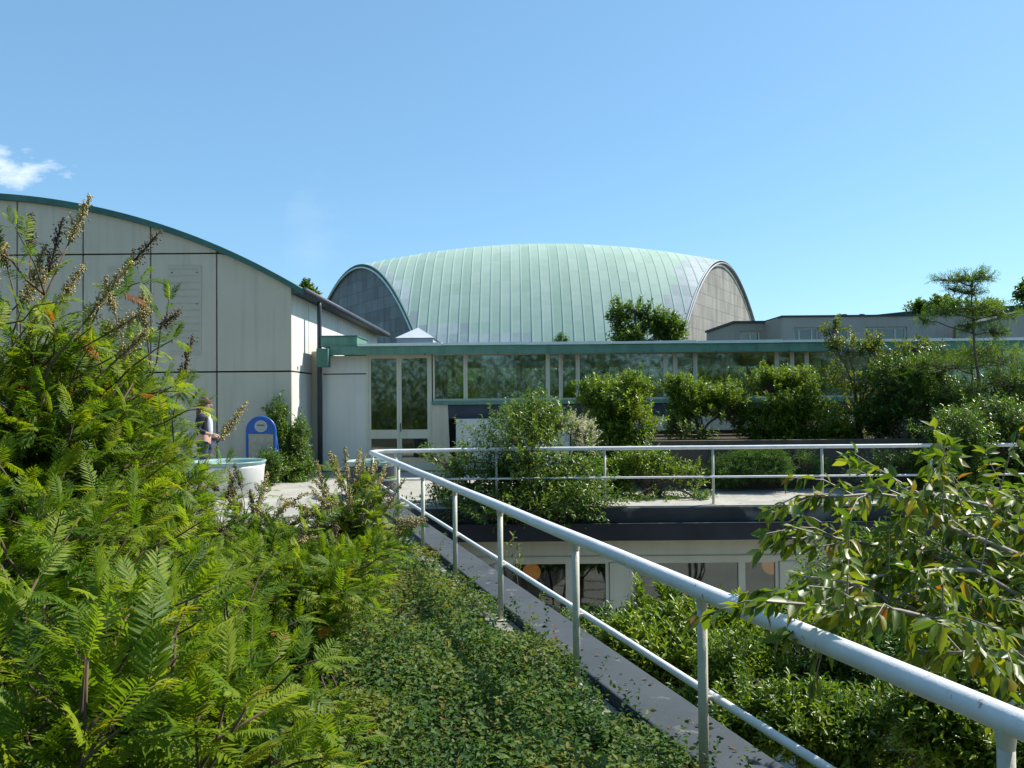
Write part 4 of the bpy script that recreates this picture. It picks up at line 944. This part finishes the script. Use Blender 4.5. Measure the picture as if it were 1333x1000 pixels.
# climber at the corner of the arched building
leafy('climber', 'bushy climber at the corner of the arched building beside the blue sign', 'shrub', foot(372, 17.4), [LB(361, 545, 17.5, 10, 24), LB(374, 582, 17.4, 17, 28), LB(368, 618, 17.2, 26, 24), LB(352, 606, 16.3, 16, 16), LB(345, 622, 16.2, 14, 12), LB(392, 575, 17.5, 9, 30), LB(395, 612, 17.4, 12, 16), LB(385, 632, 17, 20, 10)], 1700, .065, .5, 'mid', 8, .2, gap=-.9, tone0=.4, branches=10, shoots=3)

# courtyard shrubs below the railing
CZ = -3.5
leafy('courtyard_shrub', 'tall bright shrub with upright leafy shoots before the courtyard windows', 'shrub', foot(880, 6.9, CZ), [LB(842, 825, 6.9, 36, 38), LB(885, 815, 6.8, 40, 34), LB(940, 830, 6.5, 60, 44), LB(900, 880, 6.2, 88, 52), LB(822, 850, 6.5, 34, 34), LB(868, 785, 7.0, 14, 12)], 1900, .085, .30, 'bright', 12, .17, upw=1.15, droop=-.1, gap=-.5, gfreq=4, tone0=.52, branches=22, fold=.08, shoots=3)
leafy('courtyard_shrub', 'rounded small leaved shrub filling the courtyard below the middle of the handrail', 'shrub', foot(1000, 5.2, CZ), [LB(985, 890, 5.4, 72, 62), LB(1050, 850, 5.8, 64, 52), LB(955, 965, 4.9, 50, 48), LB(1040, 950, 4.8, 80, 56), LB(905, 935, 5.4, 34, 30)], 3000, .05, .36, 'bright', 10, .14, upw=.8, gap=-.5, gfreq=4.5, tone0=.42, branches=22)
leafy('courtyard_shrub', 'shaded dense shrub under the cherry branches', 'shrub', foot(1140, 5.4, CZ), [LB(1125, 870, 5.6, 76, 62), LB(1205, 890, 5.2, 90, 76), LB(1130, 965, 4.7, 80, 48)], 2400, .055, .38, 'mid', 9, .15, upw=.7, gap=-.55, gfreq=4.5, tone0=.42, branches=18)
leafy('courtyard_shrub', 'green shrub at the lower right corner beneath the thick handrail', 'shrub', foot(1290, 4.3, CZ), [LB(1275, 945, 4.3, 92, 66), LB(1335, 870, 5.0, 62, 60), LB(1340, 985, 4, 60, 50)], 2100, .055, .38, 'bright', 9, .15, upw=.7, gap=-.5, gfreq=4.5, tone0=.40, branches=16)
leafy('courtyard_shrub', 'dark shrub deep in the courtyard behind the cherry branches', 'shrub', foot(1150, 8.5, CZ), [LB(1110, 800, 8.4, 82, 56), LB(1215, 770, 8.6, 90, 66), LB(1310, 770, 8, 70, 70), LB(1250, 715, 7.6, 60, 44), LB(1335, 700, 7.4, 50, 50), LB(1170, 735, 8, 50, 40)], 2900, .075, .40, 'mid', 9, .2, upw=.6, gap=-.5, tone0=.45, branches=16)
leafy('courtyard_shrub', 'low dark shrub at the foot of the left courtyard window', 'shrub', foot(745, 10.6, CZ), [LB(735, 822, 10.6, 60, 18), LB(790, 815, 10.8, 34, 20), LB(840, 815, 10.6, 30, 28)], 500, .075, .40, 'deep', 8, .2, upw=.6, gap=-.6, tone0=.45, branches=8, shoots=0)
leafy('courtyard_shoot', 'sparse thin shoots with yellowish leaves in front of the orange lamp window', 'plant', foot(690, 9.6, CZ), [LB(671, 735, 9.6, 5, 26), LB(700, 785, 9.6, 7, 16), LB(668, 700, 9.7, 4, 12)], 14, .07, .4, 'yellowy', 6, .16, gap=-3, upw=.9, branches=6, trunk=.006, shoots=0)

# ------------------------------------------------------------------ cherry branches reaching in from the right
def cherry():
    base = np.array((2.75, 3.35, CZ))
    root = thing('cherry_tree', 'cherry tree with drooping pointed leaves and reddish tips crossing the handrail', 'tree', tuple(base))
    t = MB()
    crotch = W(1440, 905, 3.3)
    t.tube(curve(base, crotch, 7, wob=.01), np.linspace(.075, .05, 7), 8)
    paths = [[(1420, 790, 3.5), (1333, 726, 3.5), (1240, 690, 3.4), (1180, 648, 3.3), (1140, 640, 3.25), (1062, 648, 3.15)],
             [(1425, 870, 3.3), (1300, 832, 3.2), (1200, 800, 3.1), (1105, 758, 3.0), (1045, 748, 2.95)],
             [(1420, 740, 3.8), (1310, 668, 3.8), (1232, 645, 3.7), (1190, 640, 3.6)],
             [(1430, 900, 3.1), (1320, 862, 3.0), (1240, 815, 2.9), (1150, 790, 2.8), (1070, 785, 2.72), (1000, 782, 2.68)],
             [(1420, 800, 3.6), (1300, 752, 3.6), (1200, 722, 3.5), (1110, 702, 3.4), (1060, 694, 3.35), (1022, 712, 3.3)],
             [(1430, 840, 3.4), (1333, 780, 3.3), (1270, 745, 3.2), (1180, 745, 3.1), (1110, 752, 3.05)],
             [(1430, 720, 4.0), (1370, 660, 4.0), (1310, 640, 3.9), (1265, 632, 3.85)],
             [(1440, 880, 3.3), (1350, 800, 3.25), (1270, 780, 3.2), (1190, 770, 3.15), (1140, 800, 3.1)],
             [(1440, 860, 3.7), (1380, 720, 3.7), (1330, 690, 3.65), (1270, 665, 3.6), (1225, 672, 3.55)],
             [(1440, 900, 3.6), (1340, 840, 3.6), (1260, 850, 3.5), (1190, 860, 3.4)],
             [(1440, 940, 2.9), (1360, 880, 2.8), (1290, 850, 2.75), (1230, 850, 2.7)]]
    P, D, S = [], [], []
    def walk(pts):
        pts = [np.asarray(p) for p in pts]; out = []
        for a, b in zip(pts[:-1], pts[1:]):
            k = max(2, int(np.linalg.norm(b - a) / .03)); out += [a + (b - a) * i / k for i in range(k)]
        return out + [pts[-1]]
    def dress(line, dens, size):
        for i in range(1, len(line) - 1):
            if rng.random() > dens: continue
            d = line[i + 1] - line[i - 1]; d = d / np.linalg.norm(d)
            for s in range(1 if rng.random() < .5 else 2):
                side = norm(np.cross(d, rng.normal(size=3)))
                P.append(line[i]); D.append(norm(d * .55 + side * .7 + np.array((0, 0, -.62)))); S.append(size * rng.uniform(.65, 1.15))
        for k in range(4):
            d = line[-1] - line[-2]; d = d / np.linalg.norm(d)
            P.append(line[-1]); D.append(norm(d * .9 + rng.normal(size=3) * .45 + np.array((0, 0, -.35)))); S.append(size * rng.uniform(.7, 1.1))
    for pa in paths:
        pts = [crotch] + [W(*p) for p in pa]
        ln = walk(pts)
        ln = [p + .008 * np.sin(np.array((i * .31, i * .23 + 1, i * .17 + 2))) for i, p in enumerate(ln)]
        t.tube(ln[::3] + [ln[-1]], np.linspace(.020, .003, len(ln[::3]) + 1), 6)
        dress(ln[len(ln) // 5:], .85, .088)
        for i in range(len(ln) // 5, len(ln) - 2, 2):
            d = ln[i + 1] - ln[i - 1]; d = d / np.linalg.norm(d)
            e = norm(d * .7 + norm(rng.normal(size=3) * (1, 1, .55)) * .8 + np.array((0, 0, -.02)))
            L = rng.uniform(.14, .42)
            tw_ = walk([ln[i], ln[i] + e * L * .5 + np.array((0, 0, .02)), ln[i] + e * L + np.array((0, 0, -.03 * rng.random()))])
            t.tube(tw_, np.linspace(.004, .0016, len(tw_)), 4, False)
            dress(tw_, 1.0, .082)
    t.build('branch', M['cherry_bark'], root, True)
    P, D, S = np.array(P), np.array(D), np.array(S)
    parts = []
    kinds = [leaf_t(.40, .10, .16), leaf_t(.36, .16, .30), leaf_t(.44, .06, .05)]
    pick = rng.integers(0, 3, len(P))
    for k, (T, Q) in enumerate(kinds):
        w = pick == k
        up = norm(np.array((0, 0, 1.0)) + rng.normal(size=(w.sum(), 3)) * .55)
        v, q = scatter(T, Q, P[w], frames(D[w], up), S[w])
        tn = (.50 + .2 * rng.normal(size=w.sum()) + .25 * (rng.random(w.sum()) < .10)).clip(0, .99)
        red = rng.random(w.sum()) < .008
        tn = np.where(red, .985, tn.clip(0, .9))
        parts.append((v, q, np.repeat(tn, len(T))))
    a = merge(parts)
    rawmesh('foliage', a[0], a[1], M['cherry'], root, a[2])
cherry()

# ------------------------------------------------------------------ false-spiraea shrubs on the left
FRONDS = [frond_t(11, .16, .10, .165, 60), frond_t(12, .30, .16, .155, 56), frond_t(10, .08, .02, .18, 64), frond_t(11, .42, .22, .15, 52), frond_t(12, .20, .26, .14, 48)]
CUBE = np.array([(x, y, z) for z in (-.5, .5) for y in (-.5, .5) for x in (-.5, .5)])
CUBQ = np.array([(0, 2, 3, 1), (4, 5, 7, 6), (0, 1, 5, 4), (2, 6, 7, 3), (0, 4, 6, 2), (1, 3, 7, 5)])
def panicle(root, tip, d, L, kind, nb=40):
    L = L * 1.15; far = 1 + .16 * max(0, tip[1] - 3.5); nb = 24 if kind == 'panicle_dry' else 34
    d = d / np.linalg.norm(d)
    pos, B, sc, tn = [], [], [], []
    side0 = norm(np.cross(d, (0.3, 0.2, 1)))
    for i in range(nb):
        t = i / nb
        a = i * 2.4
        s = side0 * math.cos(a) + np.cross(d, side0) * math.sin(a)
        b = norm(d * 1.05 + s * .62 + np.array((0, 0, .15)) + rng.normal(size=3) * .15)
        bl = L * .22 * (1 - t) ** .8 * rng.uniform(.4, 1.3) + .012
        o = tip + d * L * (t * .95 + .02)
        pos.append(o + b * bl * .5); B.append(frames(b[None], np.array([[.1, .2, 1.]]))[0]); sc.append((.0022, bl, .0022)); tn.append(.2)
        for k in range(int(4 + 9 * (1 - t))):
            u = (.25 + .75 * rng.random())
            p = o + b * bl * u + rng.normal(size=3) * .008
            pos.append(p); B.append(frames(norm(rng.normal(size=(1, 3))), norm(rng.normal(size=(1, 3))))[0]); z = rng.uniform(.0028, .0062) * far; sc.append((z, z, z)); tn.append(rng.uniform(.25, .95))
    pos.append(tip + d * L * .5); B.append(frames(d[None], np.array([[.1, .2, 1.]]))[0]); sc.append((.005, L, .005)); tn.append(.15)
    v, q = scatter(CUBE, CUBQ, np.array(pos), np.array(B), np.array(sc))
    rawmesh('flower_panicle', v, q, M[kind], root, np.repeat(np.array(tn), 8))

def sorbaria(label, base, tips, fill, fl=.22, spread=.25, step=.075, side=4, odd=.007):
    """tips: (point, panicle kind or None, panicle length); fill: (centre, radii, count) of leafy stems"""
    base = np.asarray(base, float)
    root = thing('false_spiraea', label, 'shrub', tuple(base), 'feathery leaved shrubs on the left')
    st = MB(); P, D, U, S, T = [], [], [], [], []
    ends = [(np.asarray(p, float), k, L) for p, k, L in tips]
    for c, rad, n in fill:
        for _ in range(n):
            d = norm(rng.normal(size=3)); d[2] = abs(d[2]) * .9 - .15
            ends.append((np.asarray(c) + d * np.asarray(rad) * rng.uniform(.55, 1.0), None, 0))
    def put(line, t0, sp, size, bare_tip):
        seg = np.linalg.norm(np.diff(line, axis=0), axis=1); cum = np.concatenate(([0], np.cumsum(seg))); tot = cum[-1]
        a0 = rng.uniform(0, 6.28); stone = rng.normal() * .12
        s = tot * t0; k = 0
        while s < tot * (0.86 if bare_tip else 1.0):
            p = np.array([np.interp(s, cum, line[:, j]) for j in range(3)])
            p2 = np.array([np.interp(min(s + .05, tot), cum, line[:, j]) for j in range(3)]); d = norm(p2 - p + 1e-6)
            s1 = norm(np.cross(d, (.31, .17, 1))); s2 = np.cross(d, s1)
            a = a0 + k * 2.4; f = s / tot
            sd = s1 * math.cos(a) + s2 * math.sin(a)
            P.append(p); D.append(norm(sd + d * (.25 + .55 * f) + np.array((0, 0, .18))))
            U.append(norm(np.array((0, 0, 1.)) + d * .35 + rng.normal(size=3) * .28)); S.append(size * rng.uniform(.72, 1.12) * (1 - .3 * max(0, f - .75) * 2))
            T.append(.985 if rng.random() < odd else np.clip(.50 + stone * 1.4 + .15 * rng.normal(), 0, .88)); s += sp * rng.uniform(.75, 1.3); k += 1
        if not bare_tip:
            for _ in range(3):
                P.append(line[-1]); D.append(norm(norm(line[-1] - line[-2]) + rng.normal(size=3) * .5)); U.append(norm(np.array((0, 0, 1.)) + rng.normal(size=3) * .4)); S.append(size * rng.uniform(.5, .8)); T.append(np.clip(.6 + .12 * rng.normal(), 0, .9))
    for e, kind, L in ends:
        b = base + np.array((rng.normal() * spread * .5, rng.normal() * spread * .5, 0))
        ln = curve(b, e, 9, up0=(rng.normal() * .15, rng.normal() * .15, 1.15), wob=.012)
        dry = kind == 'panicle_dry'
        st.tube(ln, np.linspace(.009, .0032, 9), 5)
        if kind:
            put(ln, .35, step * (1.9 if dry else 1.2), fl, True)
            panicle(root, ln[-1], ln[-1] - ln[-2] + rng.normal(size=3) * .01, L, kind)
        else: put(ln, .35, step, fl, False)
        for _ in range(side if not dry else 1):
            i = int(rng.integers(3, 8)); d = norm(ln[i] - ln[i - 1])
            e2 = ln[i] + norm(d * .7 + norm(rng.normal(size=3) * (1, 1, .5)) * .9) * rng.uniform(.18, .42)
            l2 = curve(ln[i], e2, 6, wob=.02, sag=.08)
            st.tube(l2, np.linspace(.005, .002, 6), 4, False)
            put(l2, .2, step * .8, fl * .9, False)
    st.build('stem', M['twig_brown'], root, True)
    P, D, U, S, T = map(np.array, (P, D, U, S, T))
    pick = rng.integers(0, len(FRONDS), len(P)); parts = []
    for k, (FT, FQ_) in enumerate(FRONDS):
        w = pick == k
        if not w.any(): continue
        v, q = scatter(FT, FQ_, P[w], frames(D[w], U[w]), S[w])
        n = len(FT); tn = (T[w][:, None] + .05 * rng.normal(size=(w.sum(), n))).clip(0, .99)
        tn = np.where(T[w][:, None] > .95, .98, np.minimum(tn, .9))
        parts.append((v, q, tn.ravel()))
    a = merge(parts)
    rawmesh('foliage', a[0], a[1], M['sorb'], root, a[2])
PA, PD = 'panicle', 'panicle_dry'
def E(px, py, d): return W(px, py, d)
sorbaria('tallest feathery shrub at the left edge with seed heads rising above the curved roof', (-2.15, 3.1, -.06),
         [(E(62, 360, 3.3), PD, .22), (E(35, 385, 3.3), PA, .2), (E(130, 440, 3.2), PA, .2), (E(205, 430, 3.6), PD, .12), (E(75, 400, 3.3), PA, .18), (E(88, 320, 3.3), PA, .20), (E(20, 400, 3.2), PA, .24), (E(110, 420, 3.1), PA, .26), (E(165, 350, 3.4), PD, .20), (E(40, 330, 3.5), PD, .16), (E(-30, 380, 3.2), PA, .2), (E(150, 470, 3.2), PA, .16), (E(10, 350, 3.4), PD, .12)],
         [(E(30, 470, 3.3), (.36, .36, .28), 15), (E(110, 500, 3.4), (.30, .34, .26), 13), (E(50, 580, 3.2), (.42, .42, .36), 14), (E(140, 610, 3.3), (.34, .4, .34), 13), (E(-20, 660, 2.9), (.4, .4, .45), 11)], .165, side=5, step=.06)
sorbaria('feathery shrub leaning over before the vent panels of the arched building', (-1.75, 3.9, -.06),
         [(E(190, 430, 3.8), PA, .18), (E(235, 500, 3.9), PD, .22), (E(180, 420, 3.9), PD, .14), (E(284, 575, 4.2), PA, .24), (E(150, 410, 3.8), PA, .16)],
         [(E(165, 540, 3.9), (.24, .36, .26), 11), (E(155, 605, 3.9), (.32, .4, .32), 13), (E(165, 650, 4.0), (.34, .4, .26), 12), (E(100, 660, 3.7), (.4, .4, .4), 9)], .175, side=4, step=.06)
sorbaria('sunlit feathery shrub in the middle of the row beside the ground cover', (-1.15, 4.3, -.06),
         [(E(395, 720, 4.3), PA, .14), (E(355, 690, 4.5), PA, .15), (E(300, 700, 4.3), PD, .15), (E(430, 715, 4.4), PD, .12)],
         [(E(395, 765, 4.2), (.40, .4, .22), 19), (E(320, 790, 3.9), (.36, .4, .24), 15), (E(450, 745, 4.5), (.22, .3, .18), 10)], .175, side=4, step=.06)
sorbaria('nearest feathery shrub with large fronds at the lower left corner', (-.95, 1.75, -.06),
         [],
         [(E(150, 850, 1.9), (.32, .3, .24), 10), (E(60, 800, 2.1), (.3, .3, .26), 7), (E(215, 930, 1.75), (.22, .28, .2), 7)], .215, side=2)
sorbaria('low feathery shrub at the bottom of the view spreading over the ground cover', (-.72, 2.2, -.06), [],
         [(E(300, 930, 2.2), (.18, .28, .20), 11), (E(270, 870, 2.5), (.26, .3, .22), 12), (E(310, 990, 2.0), (.10, .2, .12), 5)], .17, side=3)
sorbaria('small feathery shrub with dense seed heads before the large white tub', (-2.35, 7.0, -.06),
         [(E(300, 690, 7), PA, .3), (E(345, 690, 7), PA, .3), (E(375, 705, 6.8), PA, .28), (E(315, 640, 7.2), PD, .3), (E(270, 660, 7), PA, .25), (E(400, 690, 7), PA, .25), (E(330, 670, 7.1), PD, .2), (E(285, 640, 7.3), PD, .2), (E(355, 670, 7), PA, .32), (E(385, 680, 7), PA, .32), (E(370, 690, 7), PA, .3), (E(335, 660, 7.1), PA, .3), (E(310, 670, 7), PA, .3), (E(400, 675, 7), PA, .28), (E(262, 640, 7.2), PA, .28), (E(275, 650, 7.1), PA, .3), (E(292, 655, 7.1), PD, .26), (E(250, 650, 7), PA, .25), (E(305, 650, 7.2), PA, .25)],
         [(E(330, 722, 6.8), (.5, .5, .2), 14), (E(235, 710, 6.8), (.3, .5, .24), 9)], .20, side=3)
sorbaria('brownish seed-headed shrub close to the corner of the two railings', (-1.5, 7.4, -.06),
         [(E(440, 660, 7.4), PA, .34), (E(460, 650, 7.6), PA, .36), (E(480, 665, 7.3), PA, .3), (E(505, 690, 7.2), PA, .3), (E(425, 680, 7.3), PA, .26), (E(490, 700, 7.0), PA, .26), (E(515, 700, 7.2), PA, .22), (E(470, 690, 7.2), PD, .22), (E(450, 690, 7.3), PA, .24), (E(445, 640, 7.5), PA, .34), (E(425, 650, 7.5), PA, .34), (E(470, 645, 7.5), PA, .34), (E(487, 650, 7.4), PA, .32), (E(498, 670, 7.3), PA, .34), (E(512, 680, 7.2), PA, .32), (E(455, 670, 7.2), PA, .34), (E(435, 670, 7.2), PA, .34), (E(410, 670, 7.3), PA, .3), (E(462, 622, 7.6), PA, .3), (E(452, 630, 7.5), PA, .3), (E(478, 628, 7.5), PA, .28), (E(440, 618, 7.6), PA, .26), (E(490, 640, 7.4), PA, .26), (E(470, 640, 7.5), PA, .3)],
         [(E(455, 715, 7.2), (.42, .4, .2), 13), (E(400, 720, 7.0), (.34, .4, .2), 8)], .20, side=3)
sorbaria('shaded feathery shrub at the left edge behind the nearest fronds', (-1.55, 2.5, -.06), [],
         [(E(20, 720, 2.6), (.4, .35, .4), 14), (E(110, 735, 2.8), (.36, .35, .28), 12), (E(205, 775, 3.1), (.32, .35, .22), 12)], .17, side=3)

# ------------------------------------------------------------------ ground cover and grass beside the kerb
def cover():
    parts = []
    bn = rnoise(1.6, 11); bn2 = rnoise(5.0, 12)
    T, Q = leaf_t(.55, .12, .1)
    N = 190000
    y = 1.0 * (12.0 / 1.0) ** rng.random(N)
    w = np.minimum(3.6, 1.2 + y * .28)
    x = rail_x(y) + .10 + .07 * rng.normal(size=N) * bn2(np.stack((y * 2, y, y * 0), -1)) - w * rng.random(N) ** .9
    n = bn(np.stack((x, y, y * 0), -1)); n2 = bn2(np.stack((x, y, y * 0), -1))
    edge = np.clip((rail_x(y) - x) / .45, 0.1, 1)
    hh = (.12 + .13 * (n + .6).clip(0) + .06 * n2).clip(.04) * (.55 + .45 * edge) * (1 - .5 * ((y - 6) / 4).clip(0, 1))
    z = -.06 + hh * (.3 + .7 * rng.random(N) ** .6)
    keep = (rng.random(N) < (.8 + .5 * n2)) & (y < 9.4) & ((x < rail_x(y) - .12) | (n + .5 * n2 > -.35))
    x, y, z, n = x[keep], y[keep], z[keep], n[keep]; N = len(x)
    d = norm(rng.normal(size=(N, 3)) * (1, 1, .35) + np.array((0, 0, .25))); up = norm(np.array((0, 0, 1.)) + rng.normal(size=(N, 3)) * .45)
    s = rng.uniform(.018, .044, N) * (.85 + .05 * y)
    v, q = scatter(T, Q, np.stack((x, y, z), -1), frames(d, up), s)
    tn = (.42 + .30 * n + .15 * n2[keep] + .15 * rng.normal(size=N)).clip(0, .9); tn = np.where(rng.random(N) < .004, .98, tn)
    parts.append((v, q, np.repeat(tn, len(T))))
    for _ in range(1100):                      # shoots standing above the mat
        yy_ = 1.3 * (9.2 / 1.3) ** rng.random(); xx_ = rail_x(yy_) + .10 - min(2.2, .7 + yy_ * .25) * rng.random()
        h_ = rng.uniform(.14, .42) * (.8 + .35 * bn(np.array([[xx_, yy_, 0.]]))[0]) * (1 if yy_ < 6 else .6); k_ = int(h_ / .012)
        lean = np.array((rng.normal() * .3, rng.normal() * .3, 1.0)); t_ = np.linspace(.2, 1, k_)[:, None]
        P_ = np.array((xx_, yy_, -.05)) + lean * h_ * t_ + rng.normal(size=(k_, 3)) * .006
        d_ = norm(rng.normal(size=(k_, 3)) * (1, 1, .3) + np.array((0, 0, .35)))
        v, q = scatter(T, Q, P_, frames(d_, norm(np.array((0, 0, 1.)) + rng.normal(size=(k_, 3)) * .4)), rng.uniform(.018, .036, k_) * (.85 + .05 * yy_))
        tn = np.full(k_, .5 + .25 * rng.normal()) + .1 * rng.normal(size=k_); tn = tn.clip(0, .9) if rng.random() > .02 else tn * 0 + .96
        parts.append((v, q, np.repeat(tn, len(T))))
    a = merge(parts)
    return tag(rawmesh('ground_cover', a[0], a[1], M['cover'], None, a[2]), kind='stuff')
cover()
def grass():
    T = np.array([(-.5, 0, 0), (.5, 0, 0), (-.4, .5, .02), (.4, .5, .02), (-.08, 1, -.12), (.08, 1, -.12)]); Q = np.array([(0, 1, 3, 2), (2, 3, 5, 4)])
    N = 9000
    y = 4.5 + 5.5 * rng.random(N) ** 1.0; x = rail_x(y) - .2 - 1.5 * rng.random(N)
    g = rnoise(2.2, 21)(np.stack((x, y, 0 * y), -1)); k = g > .15 - .10 * (y - 6); x, y = x[k], y[k]; N = len(x)
    d = norm(rng.normal(size=(N, 3)) * (.5, .5, .1) + np.array((0, 0, 1.))); up = norm(rng.normal(size=(N, 3)))
    L = rng.uniform(.10, .24, N)
    v, q = scatter(T, Q, np.stack((x, y, 0 * x - .055), -1), frames(d, up), np.stack((0 * L + .005, L, L), -1))
    return tag(rawmesh('grass', v, q, M['grass'], None, np.repeat((.45 + .2 * rng.normal(size=N)).clip(0, .9), 6)), kind='stuff')
grass()

# the wood behind the viewer, which the windows mirror
def wood():
    T, Q = leaf_t(.5, .1, .1); N = 120000
    x = rng.uniform(-26, 30, N); y = rng.uniform(-15, -10, N); z = -3 + 11 * rng.random(N) ** 1.3
    g = rnoise(.7, 31)(np.stack((x, y, z), -1)); k = (g > -.9 + (z - 3.2) * .2); x, y, z = x[k], y[k], z[k]; N = len(x)
    v, q = scatter(T, Q, np.stack((x, y, z), -1), frames(norm(rng.normal(size=(N, 3))), norm(rng.normal(size=(N, 3)))), rng.uniform(.16, .34, N))
    return tag(rawmesh('woodland', v, q, M['bright'], None, np.repeat(rng.random(N) * .9, len(T))), kind='stuff')
wood()

# dead leaves and litter lying on the felt kerb
def litter():
    T, Q = leaf_t(.5, .18, .25); N = 150
    y = 1.2 * (11 / 1.2) ** rng.random(N); x = rail_x(y) + rng.uniform(.10, .40, N) - .06 * rng.random(N)
    v, q = scatter(T, Q, np.stack((x, y, 0 * x + .091), -1), frames(norm(rng.normal(size=(N, 3)) * (1, 1, .08)), norm(np.array((0, 0, 1.)) + rng.normal(size=(N, 3)) * .25)), rng.uniform(.015, .04, N))
    tag(rawmesh('fallen_leaves', v, q, M['panicle_dry'], None, np.repeat(rng.random(N) * .9, len(T))), kind='stuff')
litter()
